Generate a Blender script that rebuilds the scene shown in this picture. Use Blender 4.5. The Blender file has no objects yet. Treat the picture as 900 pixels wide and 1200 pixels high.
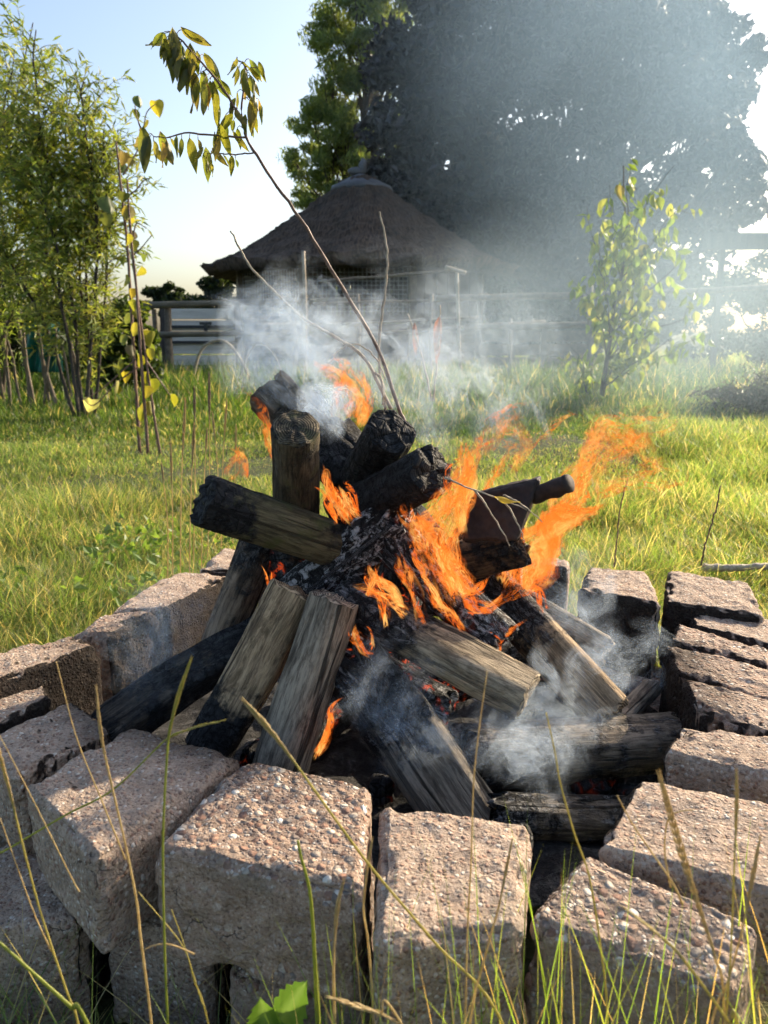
import bpy, math, random
import numpy as np
from mathutils import Vector, Matrix, Quaternion

R = random.Random(11)
rng = np.random.default_rng(11)
sc = bpy.context.scene
COL = sc.collection

# ------------------------------------------------------------------ camera, sky, sun, exposure
CAM_H, PITCH, FPX = 0.88, math.radians(12.6), 942.0
cam_d = bpy.data.cameras.new('camera')
cam = bpy.data.objects.new('camera', cam_d); COL.objects.link(cam)
cam.location = (0, 0, CAM_H); cam.rotation_euler = (math.pi / 2 - PITCH, 0, 0)
cam_d.sensor_fit = 'VERTICAL'; cam_d.sensor_height = 36; cam_d.lens = 36 * FPX / 1200
cam_d.clip_start = 0.02; cam_d.clip_end = 2000
cam_d.dof.use_dof = True; cam_d.dof.focus_distance = 1.4; cam_d.dof.aperture_fstop = 9.0
sc.camera = cam

SUN_AZ, SUN_EL = math.radians(50), math.radians(25)
wd = bpy.data.worlds.new('World'); sc.world = wd; wd.use_nodes = True
wn = wd.node_tree; bgn = wn.nodes['Background']
sky = wn.nodes.new('ShaderNodeTexSky'); sky.sky_type = 'NISHITA'; sky.sun_disc = False
sky.sun_elevation = SUN_EL; sky.sun_rotation = SUN_AZ
sky.air_density = 1.0; sky.dust_density = 3.0; sky.ozone_density = 1.2
wn.links.new(sky.outputs[0], bgn.inputs[0]); bgn.inputs[1].default_value = 0.142
sl = bpy.data.lights.new('sun', 'SUN'); sl.energy = 4.8; sl.angle = math.radians(0.6); sl.color = (1.0, 0.84, 0.62)
so = bpy.data.objects.new('sun', sl); COL.objects.link(so)
sdir = Vector((math.sin(SUN_AZ) * math.cos(SUN_EL), math.cos(SUN_AZ) * math.cos(SUN_EL), math.sin(SUN_EL)))
so.rotation_euler = sdir.to_track_quat('Z', 'Y').to_euler()
sc.view_settings.view_transform = 'Standard'; sc.view_settings.look = 'None'
sc.view_settings.exposure = 0.95; sc.view_settings.gamma = 1.0
sc.cycles.max_bounces = 6; sc.cycles.transparent_max_bounces = 40; sc.cycles.volume_bounces = 0
sc.cycles.diffuse_bounces = 3; sc.cycles.transmission_bounces = 3
sc.cycles.use_adaptive_sampling = True; sc.cycles.adaptive_threshold = 0.045; sc.cycles.volume_max_steps = 128; sc.cycles.sample_clamp_indirect = 4.0

# ------------------------------------------------------------------ geometry helpers
def P(x, y, Y=None, z=None):
    """a point of the place seen at photo pixel (x, y), at distance Y or at height z"""
    a = (x - 450) / FPX; b = -(y - 600) / FPX
    d = Vector((a, math.cos(PITCH) + b * math.sin(PITCH), -math.sin(PITCH) + b * math.cos(PITCH)))
    t = Y / d.y if Y is not None else (z - CAM_H) / d.z
    return Vector((0, 0, CAM_H)) + d * t

def zc(p):
    return p[1] * math.cos(PITCH) - (p[2] - CAM_H) * math.sin(PITCH)

def mpp(p):            # metres per photo pixel at point p
    return zc(p) / FPX

def _hash(ix, iy, iz, seed):
    h = (ix * 374761393 + iy * 668265263 + iz * 2147483647 + seed * 1274126177) & 0xFFFFFFFF
    h = ((h ^ (h >> 13)) * 1274126177) & 0xFFFFFFFF
    return ((h ^ (h >> 16)) & 0xFFFF) / 65535.0

def vnoise(p, seed=0):
    p = np.asarray(p, float); f = np.floor(p); i = f.astype(np.int64); u = p - f
    u = u * u * (3 - 2 * u); r = 0
    for dx in (0, 1):
        for dy in (0, 1):
            for dz in (0, 1):
                w = (u[..., 0] if dx else 1 - u[..., 0]) * (u[..., 1] if dy else 1 - u[..., 1]) * (u[..., 2] if dz else 1 - u[..., 2])
                r = r + w * _hash(i[..., 0] + dx, i[..., 1] + dy, i[..., 2] + dz, seed)
    return r * 2 - 1

def fbm(p, o=3, seed=0):
    r = 0; a = 1; p = np.asarray(p, float)
    for k in range(o):
        r = r + a * vnoise(p * 2 ** k + 17.3 * k, seed + k); a *= 0.5
    return r

def raw_mesh(name, V, polys, uv=None, attrs=None, smooth=True, mats=(), midx=None):
    """V (n,3); polys: list of (k,m) int arrays; uv per vertex; attrs name -> per vertex float or rgb"""
    me = bpy.data.meshes.new(name); V = np.asarray(V, np.float32)
    me.vertices.add(len(V)); me.vertices.foreach_set('co', V.ravel())
    polys = [np.asarray(p, np.int32) for p in polys if len(p)]
    loops = np.concatenate([p.ravel() for p in polys])
    tot = np.concatenate([np.full(len(p), p.shape[1], np.int32) for p in polys])
    st = np.concatenate([[0], np.cumsum(tot)[:-1]]).astype(np.int32)
    me.loops.add(len(loops)); me.loops.foreach_set('vertex_index', loops)
    me.polygons.add(len(tot)); me.polygons.foreach_set('loop_start', st)
    me.polygons.foreach_set('use_smooth', np.full(len(tot), smooth, bool))
    if midx is not None:
        me.polygons.foreach_set('material_index', np.asarray(midx, np.int32))
    if uv is not None:
        l = me.uv_layers.new(name='uv'); l.data.foreach_set('uv', np.asarray(uv, np.float32)[loops].ravel())
    for k, v in (attrs or {}).items():
        v = np.asarray(v, np.float32)
        if v.ndim == 1:
            a = me.attributes.new(k, 'FLOAT', 'POINT'); a.data.foreach_set('value', v)
        else:
            a = me.attributes.new(k, 'FLOAT_COLOR', 'POINT')
            a.data.foreach_set('color', np.concatenate([v, np.ones((len(v), 1), np.float32)], 1).ravel())
    for m in mats:
        me.materials.append(m)
    me.update(calc_edges=True); me.validate()
    return me

WL = {}
def wloc(o):
    return WL.get(o.name, Vector((0, 0, 0)))

def part(name, me, parent, label=None, kind=None):
    """a child whose mesh is written in world coordinates"""
    o = bpy.data.objects.new(name, me); COL.objects.link(o); o.parent = parent
    o.matrix_parent_inverse = Matrix.Translation(-wloc(parent))
    if label: o['label'] = label
    if kind: o['kind'] = kind
    return o

def tag(o, label=None, cat=None, group=None, kind=None):
    if label: o['label'] = label
    if cat: o['category'] = cat
    if group: o['group'] = group
    if kind: o['kind'] = kind
    return o

def empty(name, loc, label, cat, group=None):
    o = bpy.data.objects.new(name, None); COL.objects.link(o); o.location = loc; o.empty_display_size = 0.1
    WL[o.name] = Vector(loc)
    return tag(o, label, cat, group)

def solo(name, V, polys, mats, label=None, cat=None, group=None, kind=None, base=None, **kw):
    """a thing that is one mesh, origin at its base"""
    V = np.asarray(V, float)
    if base is None:
        base = np.array([V[:, 0].mean(), V[:, 1].mean(), V[:, 2].min()])
    me = raw_mesh(name, V - np.asarray(base), polys, mats=mats, **kw)
    o = bpy.data.objects.new(name, me); COL.objects.link(o); o.location = base; WL[o.name] = Vector(base)
    return tag(o, label, cat, group, kind)

class MB:              # collects shapes into one mesh
    def __init__(s): s.V = []; s.F4 = []; s.F3 = []; s.n = 0
    def add(s, V, F4=None, F3=None):
        V = np.asarray(V, float); s.V.append(V)
        if F4 is not None and len(F4): s.F4.append(np.asarray(F4) + s.n)
        if F3 is not None and len(F3): s.F3.append(np.asarray(F3) + s.n)
        s.n += len(V)
    def box(s, c, sz, rz=0.0, q=None):
        b = np.array([[x, y, z] for z in (-.5, .5) for y in (-.5, .5) for x in (-.5, .5)]) * np.array(sz)
        if q is None: q = Quaternion((0, 0, 1), rz)
        b = np.array([q @ Vector(v) for v in b]) + np.array(c)
        s.add(b, [[0, 2, 3, 1], [4, 5, 7, 6], [0, 1, 5, 4], [2, 6, 7, 3], [0, 4, 6, 2], [1, 3, 7, 5]])
    def tube(s, pts, rad, n=6, rough=0.0, seed=0):
        V, F = tube(pts, rad, n, rough, seed); s.add(V, F[0], F[1])
    def get(s):
        return np.concatenate(s.V), [np.concatenate(f) for f in (s.F4, s.F3) if f]
    def mesh(s, name, mats, smooth=True):
        V, F = s.get(); return raw_mesh(name, V, F, mats=mats, smooth=smooth)

def crom(pts, n):
    """smooth resampling of a polyline with any number of channels"""
    p = np.asarray(pts, float)
    if len(p) == 2:
        t = np.linspace(0, 1, n)[:, None]; return p[0] * (1 - t) + p[1] * t
    q = np.concatenate([[2 * p[0] - p[1]], p, [2 * p[-1] - p[-2]]])
    u = np.linspace(0, len(p) - 1 - 1e-9, n); i = u.astype(int); t = (u - i)[:, None]
    a, b, c, d = q[i], q[i + 1], q[i + 2], q[i + 3]
    return 0.5 * (2 * b + (c - a) * t + (2 * a - 5 * b + 4 * c - d) * t ** 2 + (3 * b - a - 3 * c + d) * t ** 3)

def frames(C):
    T = np.gradient(C, axis=0); T /= np.linalg.norm(T, axis=1)[:, None] + 1e-12
    ref = np.array([0, 0, 1.0]) if abs(T[:, 2]).mean() < 0.8 else np.array([0, 1.0, 0])
    S = np.cross(T, ref); S /= np.linalg.norm(S, axis=1)[:, None] + 1e-12
    return T, S, np.cross(S, T)

def tube(pts, rad, n=6, rough=0.0, seed=0):
    C = np.asarray(pts, float); m = len(C); rad = np.broadcast_to(np.asarray(rad, float), (m,))
    T, S, D = frames(C); a = np.linspace(0, 2 * np.pi, n, endpoint=False)
    rr = rad[:, None] * np.ones(n)
    V = C[:, None] + rr[..., None] * (np.cos(a)[None, :, None] * S[:, None] + np.sin(a)[None, :, None] * D[:, None])
    if rough:
        k = 1 + rough * fbm(V * (0.7 / max(rad.mean(), 1e-4)), 2, seed)
        V = C[:, None] + (V - C[:, None]) * k[..., None]
    V = V.reshape(-1, 3)
    i = np.arange(m - 1)[:, None] * n; j = np.arange(n); j2 = (j + 1) % n
    F = np.stack([i + j, i + j2, i + n + j2, i + n + j], -1).reshape(-1, 4)
    V = np.concatenate([V, [C[0] - 0 * T[0]], [C[-1]]]); k = m * n
    F3 = np.concatenate([np.stack([np.full(n, k), j2, j], 1), np.stack([np.full(n, k + 1), (m - 1) * n + j, (m - 1) * n + j2], 1)])
    return V, (F, F3)

def sphere(c, r, nu=16, nv=10):
    u = np.linspace(0, 2 * np.pi, nu, endpoint=False); v = np.linspace(0, np.pi, nv + 1)[1:-1]
    V = np.stack([np.outer(np.sin(v), np.cos(u)), np.outer(np.sin(v), np.sin(u)), np.outer(np.cos(v), np.ones(nu))], -1).reshape(-1, 3)
    V = np.concatenate([V, [[0, 0, 1]], [[0, 0, -1]]])
    j = np.arange(nu); j2 = (j + 1) % nu; i = np.arange(nv - 2)[:, None] * nu
    F = np.stack([i + j, i + nu + j, i + nu + j2, i + j2], -1).reshape(-1, 4); k = (nv - 1) * nu
    F3 = np.concatenate([np.stack([np.full(nu, k), j, j2], 1), np.stack([np.full(nu, k + 1), (nv - 2) * nu + j2, (nv - 2) * nu + j], 1)])
    return V * np.asarray(r) + np.asarray(c), F, F3

# ------------------------------------------------------------------ material helpers
def newmat(name):
    m = bpy.data.materials.new(name); m.use_nodes = True; nt = m.node_tree; nt.nodes.clear()
    out = nt.nodes.new('ShaderNodeOutputMaterial'); return m, nt, out

def nd(nt, t, ins=None, out=0, **pr):
    n = nt.nodes.new('ShaderNode' + t)
    for k, v in pr.items(): setattr(n, k, v)
    for k, v in (ins or {}).items():
        s = n.inputs[k]
        if isinstance(v, bpy.types.NodeSocket): nt.links.new(v, s)
        elif isinstance(v, (tuple, list)) and len(v) == 3 and s.type == 'RGBA': s.default_value = (*v, 1)
        else: s.default_value = v
    return n.outputs[out]

def mth(nt, op, a, b=0.0, clamp=False):
    return nd(nt, 'Math', {0: a, 1: b}, operation=op, use_clamp=clamp)

def mix(nt, f, a, b, blend='MIX'):
    return nd(nt, 'Mix', {0: f, 6: a, 7: b}, out=2, data_type='RGBA', blend_type=blend)

def ramp(nt, f, stops):
    n = nt.nodes.new('ShaderNodeValToRGB'); nt.links.new(f, n.inputs[0]); e = n.color_ramp.elements
    while len(e) < len(stops): e.new(0.5)
    for el, (p, c) in zip(e, stops):
        el.position = p; el.color = (*c, 1) if isinstance(c, (tuple, list)) else (c, c, c, 1)
    return n.outputs[0]

def smap(nt, v, lo, hi, a=0.0, b=1.0, kind='SMOOTHSTEP'):
    return nd(nt, 'MapRange', {0: v, 1: lo, 2: hi, 3: a, 4: b}, interpolation_type=kind)

def scl(nt, v, s, off=(0, 0, 0)):
    return nd(nt, 'Mapping', {0: v, 1: off, 3: s})

def noise(nt, v, scale, detail=4.0, rough=0.55, dist=0.0, out=0):
    return nd(nt, 'TexNoise', {'Vector': v, 'Scale': scale, 'Detail': detail, 'Roughness': rough, 'Distortion': dist}, out=out)

def attr(nt, name, out):
    return nd(nt, 'Attribute', attribute_name=name, out=out)       # 0 color 2 fac

def princ(nt, **k):
    return nd(nt, 'BsdfPrincipled', {a.replace('_', ' '): v for a, v in k.items()})

def obj_co(nt):
    """object coordinates shifted per object so alike pieces differ"""
    oc = nd(nt, 'TexCoord', out=3); r = nd(nt, 'ObjectInfo', out=5)
    sh = nd(nt, 'CombineXYZ', {0: mth(nt, 'MULTIPLY', r, 37.0), 1: mth(nt, 'MULTIPLY', r, 91.0), 2: mth(nt, 'MULTIPLY', r, 53.0)})
    return nd(nt, 'VectorMath', {0: oc, 1: sh}, operation='ADD'), r

# --- stone blocks
def stone_mat(name, base, pebble_scale, pebble_amt, disp):
    m, nt, out = newmat(name); co, rnd = obj_co(nt)
    wob = nd(nt, 'VectorMath', {0: co, 1: scl(nt, noise(nt, co, 60, 2, out=1), (.006, .006, .006))}, operation='ADD')
    vor = nt.nodes.new('ShaderNodeTexVoronoi'); nt.links.new(wob, vor.inputs['Vector']); vor.inputs['Scale'].default_value = pebble_scale
    vor.inputs['Randomness'].default_value = 1.0
    cellr = nd(nt, 'SeparateColor', {0: vor.outputs['Color']})
    pcol = ramp(nt, cellr, [(0, (.15, .08, .06)), (.25, (.36, .20, .14)), (.5, (.50, .36, .26)), (.68, (.22, .19, .17)), (.84, (.62, .52, .42)), (1, (.85, .80, .72))])
    n1 = noise(nt, co, 14, 6, .6); n2 = noise(nt, co, 260, 3, .7)
    bc = mix(nt, n1, tuple(c * .75 for c in base), tuple(min(c * 1.22, .9) for c in base))
    bc = mix(nt, smap(nt, n2, .52, .66, 0, .6), bc, (.66, .55, .46)); bc = mix(nt, smap(nt, n2, .48, .34, 0, .75), bc, (.13, .085, .06))
    tint = mix(nt, smap(nt, rnd, 0, 1, 0, .35, 'LINEAR'), bc, (.30, .245, .20))
    stain = smap(nt, noise(nt, co, 26, 6, .7), .42, .62, 0, .6); tint = mix(nt, stain, tint, mix(nt, 1.0, tint, (.52, .50, .48), 'MULTIPLY'))
    dome = smap(nt, vor.outputs['Distance'], 0.0, 0.62, 1, 0)
    pm = mth(nt, 'MULTIPLY', smap(nt, dome, .12, .3), pebble_amt)
    patch = smap(nt, noise(nt, co, 20, 3), .36, .56) if pebble_amt < .9 else smap(nt, cellr, .18, .24)
    pm = mth(nt, 'MULTIPLY', pm, mth(nt, 'MAXIMUM', patch, .35 if pebble_amt < .7 else .8))
    if pebble_amt > .9:
        up = smap(nt, mth(nt, 'ADD', nd(nt, 'SeparateXYZ', {0: nd(nt, 'NewGeometry', out=1)}, out=2), mth(nt, 'MULTIPLY', noise(nt, co, 30, 3), .5)), .35, .75, .18, 1)
        pm = mth(nt, 'MULTIPLY', pm, up)
    col = mix(nt, pm, tint, pcol)
    # soot where the blocks face the fire, lichen, damp dirt near the soil
    pos = nd(nt, 'NewGeometry', out=0)
    rel = nd(nt, 'VectorMath', {0: pos, 1: (0, 1.39, 0)}, operation='SUBTRACT')
    el = nd(nt, 'VectorMath', {0: scl(nt, rel, (1 / .56, 1 / .40, 0))}, out=1, operation='LENGTH')
    soot = mth(nt, 'MULTIPLY', smap(nt, mth(nt, 'ADD', el, mth(nt, 'MULTIPLY', noise(nt, co, 11, 4), .34)), 1.02, 1.36, 1, 0), .86)
    toc = nd(nt, 'VectorMath', {0: scl(nt, rel, (-1, -1, 0))}, operation='NORMALIZE')
    fac = nd(nt, 'VectorMath', {0: toc, 1: nd(nt, 'NewGeometry', out=1)}, out=1, operation='DOT_PRODUCT')
    soot2 = mth(nt, 'MULTIPLY', smap(nt, mth(nt, 'ADD', fac, mth(nt, 'MULTIPLY', mth(nt, 'SUBTRACT', noise(nt, co, 18, 4), .5), .30)), .24, .50), smap(nt, el, 1.5, 2.0, .95, 0))
    soot = mth(nt, 'MAXIMUM', soot, soot2)
    lich = smap(nt, noise(nt, co, 7, 5, .65), .6, .75, 0, .45)
    col = mix(nt, lich, col, (.20, .19, .155))
    col = mix(nt, soot, col, mix(nt, smap(nt, n2, .4, .65), (.010, .009, .009), (.030, .027, .025)))
    # fine cracks
    cv = nt.nodes.new('ShaderNodeTexVoronoi'); cv.feature = 'DISTANCE_TO_EDGE'
    nt.links.new(nd(nt, 'VectorMath', {0: co, 1: scl(nt, noise(nt, co, 22, 4, out=1), (.05, .05, .05))}, operation='ADD'), cv.inputs['Vector'])
    cv.inputs['Scale'].default_value = 11
    crack = mth(nt, 'MULTIPLY', smap(nt, cv.outputs['Distance'], .0, .009, .75, 0), smap(nt, noise(nt, co, 9, 2), .56, .62))
    col = mix(nt, crack, col, (.06, .05, .045))
    if pebble_amt > .9:            # a second, finer gravel between the large pebbles
        vb = nt.nodes.new('ShaderNodeTexVoronoi'); nt.links.new(wob, vb.inputs['Vector']); vb.inputs['Scale'].default_value = pebble_scale * 2.3
        d2 = smap(nt, vb.outputs['Distance'], 0.0, 0.6, 1, 0); c2 = nd(nt, 'SeparateColor', {0: vb.outputs['Color']}, out=1)
        p2 = mth(nt, 'MULTIPLY', mth(nt, 'MULTIPLY', smap(nt, d2, .1, .25), up), mth(nt, 'SUBTRACT', 1.0, pm))
        col = mix(nt, p2, col, ramp(nt, c2, [(0, (.17, .11, .09)), (.4, (.36, .26, .20)), (.75, (.45, .37, .30)), (1, (.66, .60, .54))]))
        dome = mth(nt, 'MAXIMUM', mth(nt, 'MULTIPLY', dome, pm), mth(nt, 'MULTIPLY', mth(nt, 'MULTIPLY', d2, p2), .5)); pm = mth(nt, 'MAXIMUM', pm, p2)
    h = mth(nt, 'ADD', mth(nt, 'MULTIPLY', mth(nt, 'MULTIPLY', dome, pm), .0050 * disp), mth(nt, 'MULTIPLY', n2, .0030))
    h = mth(nt, 'ADD', h, mth(nt, 'MULTIPLY', noise(nt, co, 170, 5, .72), .0040))
    h = mth(nt, 'SUBTRACT', h, mth(nt, 'MULTIPLY', crack, .004))
    nrm = nd(nt, 'Bump', {'Height': h, 'Strength': 1.0, 'Distance': 1.0})
    rough = smap(nt, mth(nt, 'MULTIPLY', cellr, pm), .6, .9, .9, .55)
    b = princ(nt, Base_Color=col, Roughness=rough, Normal=nrm, Specular_IOR_Level=smap(nt, soot, 0, 1, .35, .04, 'LINEAR'))
    nt.links.new(b, out.inputs[0]); return m
M_STONE = stone_mat('pink concrete', (.53, .39, .285), 150, .72, 1.0)
M_PEBBLE = stone_mat('exposed aggregate', (.43, .30, .215), 78, 1.0, 1.7)
M_ROUGH = stone_mat('rough concrete', (.48, .34, .25), 115, .85, 1.5)

# --- wood of the fire
def log_mat(name, end):
    m, nt, out = newmat(name); uv = nd(nt, 'UVMap', uv_map='uv'); r = nd(nt, 'ObjectInfo', out=5)
    uv = nd(nt, 'VectorMath', {0: uv, 1: nd(nt, 'CombineXYZ', {0: mth(nt, 'MULTIPLY', r, 9), 1: mth(nt, 'MULTIPLY', r, 31), 2: mth(nt, 'MULTIPLY', r, 5)})}, operation='ADD')
    co = nd(nt, 'TexCoord', out=3)
    tint = attr(nt, 'tint', 0); char = attr(nt, 'char', 2); ash = attr(nt, 'ash', 2); glow = attr(nt, 'glow', 2)
    if not end:
        g1 = noise(nt, scl(nt, uv, (95, 13, 1)), 1, 9, .7, .7); g2 = noise(nt, scl(nt, uv, (300, 26, 1)), 1, 4, .7)
        fib = mth(nt, 'ADD', mth(nt, 'MULTIPLY', g1, .65), mth(nt, 'MULTIPLY', g2, .35))
        crk = smap(nt, noise(nt, scl(nt, uv, (46, 1.6, 1)), 1, 4, .55, .9), .60, .645)
    else:
        rr = nd(nt, 'VectorMath', {0: nd(nt, 'UVMap', uv_map='uv')}, out=1, operation='LENGTH')
        rings = nd(nt, 'Math', {0: mth(nt, 'MULTIPLY', mth(nt, 'ADD', rr, mth(nt, 'MULTIPLY', noise(nt, co, 40, 3), .006)), 1500)}, operation='SINE')
        fib = mth(nt, 'ADD', mth(nt, 'MULTIPLY', rings, .16), noise(nt, co, 130, 5, .65))
        crk = smap(nt, noise(nt, scl(nt, co, (60, 60, 60)), 1, 3, .5, 1.2), .63, .69)
    wood = mix(nt, smap(nt, fib, .36, .62), mix(nt, 1.0, tint, (.34, .30, .26), 'MULTIPLY'), mix(nt, 1.0, tint, (1.45, 1.36, 1.2), 'MULTIPLY'))
    blot = smap(nt, noise(nt, scl(nt, uv, (26, 9, 1)) if not end else scl(nt, co, (30, 30, 30)), 1, 6, .7, .8), .46, .66)
    wood = mix(nt, mth(nt, 'MULTIPLY', blot, .8), wood, mix(nt, 1.0, wood, (.22, .20, .18), 'MULTIPLY'))
    moss = mth(nt, 'MULTIPLY', smap(nt, noise(nt, co, 24, 4), .5, .68), attr(nt, 'moss', 2))
    wood = mix(nt, moss, wood, (.085, .095, .03))
    vor = nt.nodes.new('ShaderNodeTexVoronoi'); vor.feature = 'DISTANCE_TO_EDGE'
    vv = nd(nt, 'VectorMath', {0: scl(nt, uv, (38, 62, 1)), 1: scl(nt, noise(nt, scl(nt, uv, (40, 40, 1)), 1, 5, .65, out=1), (2.2, 2.2, 2.2))}, operation='ADD')
    nt.links.new(vv if not end else scl(nt, co, (50, 50, 50)), vor.inputs['Vector']); vor.inputs['Scale'].default_value = 1.0
    edge = vor.outputs['Distance']
    cf = smap(nt, mth(nt, 'ADD', char, mth(nt, 'MULTIPLY', mth(nt, 'SUBTRACT', noise(nt, co, 26, 5, .65), .5), 1.1)), .38, .62)
    blk = mix(nt, smap(nt, edge, 0, .1), (.006, .006, .006), mix(nt, g1 if not end else fib, (.006, .006, .007), (.038, .037, .037)))
    af = mth(nt, 'MULTIPLY', smap(nt, mth(nt, 'ADD', mth(nt, 'MULTIPLY', noise(nt, scl(nt, uv, (60, 24, 1)), 1, 9, .80, 1.2), .95), mth(nt, 'MULTIPLY', smap(nt, edge, .0, .1), .05)), .50, .66), ash, clamp=True)
    blk = mix(nt, af, blk, (.42, .42, .42))
    col = mix(nt, cf, mix(nt, mth(nt, 'MULTIPLY', crk, .85), wood, (.02, .017, .014)), blk)
    h = mth(nt, 'ADD', mth(nt, 'MULTIPLY', fib, .0022 if end else .008), mth(nt, 'MULTIPLY', noise(nt, co, 160, 3), .002))
    h = mth(nt, 'SUBTRACT', h, mth(nt, 'MULTIPLY', crk, .012))
    h = mth(nt, 'ADD', h, mth(nt, 'MULTIPLY', mth(nt, 'MULTIPLY', smap(nt, edge, 0, .2), cf), .0035))
    nrm = nd(nt, 'Bump', {'Height': h, 'Strength': 1.0, 'Distance': 1.0})
    ro = smap(nt, cf, 0, 1, .85, .7, 'LINEAR')
    gf = mth(nt, 'MULTIPLY', mth(nt, 'MULTIPLY', smap(nt, edge, .0, .16, 1, 0), smap(nt, noise(nt, co, 30, 3), .5, .66)), mth(nt, 'MULTIPLY', glow, cf))
    b = princ(nt, Base_Color=col, Roughness=ro, Normal=nrm, Specular_IOR_Level=smap(nt, cf, 0, 1, .3, .18, 'LINEAR'), Emission_Color=(1.0, .10, .015), Emission_Strength=mth(nt, 'MULTIPLY', gf, .5))
    nt.links.new(b, out.inputs[0]); return m
M_LOG = log_mat('split firewood', False); M_END = log_mat('firewood end grain', True)

def simple_mat(name, c1, c2, scale, rough=.8, bump=.002, stretch=(1, 1, 1), detail=5, coord='obj', transl=0.0):
    m, nt, out = newmat(name); co, r = obj_co(nt)
    v = scl(nt, co, stretch); n = noise(nt, v, scale, detail, .6); n2 = noise(nt, v, scale * 7, 3)
    col = mix(nt, smap(nt, mth(nt, 'ADD', mth(nt, 'MULTIPLY', n, .7), mth(nt, 'MULTIPLY', n2, .3)), .32, .68), c1, c2)
    nrm = nd(nt, 'Bump', {'Height': mth(nt, 'MULTIPLY', mth(nt, 'ADD', n, mth(nt, 'MULTIPLY', n2, .5)), bump), 'Strength': 1.0, 'Distance': 1.0})
    b = princ(nt, Base_Color=col, Roughness=rough, Normal=nrm)
    if transl:
        b = nd(nt, 'MixShader', {0: transl, 1: b, 2: nd(nt, 'BsdfTranslucent', {0: col})})
    nt.links.new(b, out.inputs[0]); return m

def leaf_mat(name, transl=.5, boost=1.5, rough=.45):
    """colour from the leaf's own attribute, light comes through it"""
    m, nt, out = newmat(name); c = attr(nt, 'col', 0)
    r = nd(nt, 'ObjectInfo', out=5)
    c = nd(nt, 'HueSaturation', {'Hue': smap(nt, r, 0, 1, .485, .515, 'LINEAR'), 'Value': smap(nt, r, 0, 1, .8, 1.2, 'LINEAR'), 'Color': c})
    b = princ(nt, Base_Color=c, Roughness=rough)
    t = nd(nt, 'BsdfTranslucent', {0: mix(nt, 1.0, c, (boost * 1.1, boost, boost * .5), 'MULTIPLY')})
    nt.links.new(nd(nt, 'MixShader', {0: transl, 1: b, 2: t}), out.inputs[0]); return m
M_GRASS = leaf_mat('grass blade', .55, 2.1); M_LEAF = leaf_mat('leaf', .5, 1.7); M_DARKLEAF = leaf_mat('dark leaf', .18, 1.1)
M_BARK = simple_mat('bark', (.03, .024, .019), (.085, .068, .052), 30, .9, .01, (1, 1, .2))
M_TWIG = simple_mat('twig bark', (.09, .045, .03), (.22, .13, .09), 60, .6, .001)
M_DRYTWIG = simple_mat('dry twig', (.25, .19, .13), (.50, .42, .32), 80, .7, .001)
M_POLE = simple_mat('weathered pole', (.085, .065, .045), (.22, .175, .13), 14, .85, .006, (1, 1, 1))
M_GREYPOLE = simple_mat('mossy rail', (.085, .07, .045), (.21, .175, .12), 10, .85, .006, (.3, 1, 1))
M_BOARDS = simple_mat('pale weathered board', (.48, .43, .37), (.74, .69, .61), 4, .8, .003, (.25, 1, 5))
M_DARKWOOD = simple_mat('dark stained wood', (.030, .025, .021), (.080, .066, .054), 6, .8, .003, (3, 3, .4))
M_IRON = simple_mat('dark iron', (.02, .02, .02), (.05, .05, .05), 20, .6, .001)
M_WIRE = simple_mat('galvanised wire', (.24, .24, .24), (.38, .38, .38), 20, .5, .0)
M_LEAD = simple_mat('lead capping', (.05, .052, .056), (.10, .10, .105), 5, .6, .004)
M_TARP = simple_mat('teal plastic', (.005, .10, .075), (.01, .17, .125), 6, .35, .01, transl=.3)
M_SLAB = simple_mat('charred board', (.010, .007, .006), (.05, .028, .019), 20, .8, .002, (1, .2, 1))
M_DRYLEAF = simple_mat('dry red leaf', (.30, .09, .05), (.48, .20, .10), 30, .7, .002, transl=.45)
M_SOIL = simple_mat('soil and thatch', (.07, .06, .025), (.15, .14, .05), 18, .95, .02)

def thatch_mat():
    m, nt, out = newmat('thatch'); uv = nd(nt, 'UVMap', uv_map='uv')
    n = noise(nt, scl(nt, uv, (22, 5.0, 1)), 1, 6, .7, .6); n2 = noise(nt, uv, 1.3, 4)
    col = mix(nt, smap(nt, n, .3, .7), (.030, .020, .014), (.20, .135, .092))
    col = mix(nt, smap(nt, n2, .5, .7, 0, .5), col, (.03, .03, .02))
    b = princ(nt, Base_Color=col, Roughness=.95, Normal=nd(nt, 'Bump', {'Height': mth(nt, 'MULTIPLY', n, .22), 'Strength': 1.0, 'Distance': 1.0}))
    nt.links.new(b, out.inputs[0]); return m
M_THATCH = thatch_mat()

def ash_mat():
    m, nt, out = newmat('ash and charcoal'); co = nd(nt, 'TexCoord', out=3)
    n = noise(nt, co, 22, 6, .7); n2 = noise(nt, co, 90, 4, .7)
    col = mix(nt, smap(nt, n, .45, .62), (.016, .015, .014), (.06, .056, .053))
    col = mix(nt, smap(nt, mth(nt, 'ADD', mth(nt, 'MULTIPLY', n, .6), mth(nt, 'MULTIPLY', n2, .4)), .56, .66), col, (.11, .107, .104))
    h = mth(nt, 'ADD', mth(nt, 'MULTIPLY', n, .02), mth(nt, 'MULTIPLY', n2, .008))
    nt.links.new(princ(nt, Base_Color=col, Roughness=.95, Normal=nd(nt, 'Bump', {'Height': h, 'Strength': 1.0, 'Distance': 1.0})), out.inputs[0]); return m
M_ASH = ash_mat()

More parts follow.
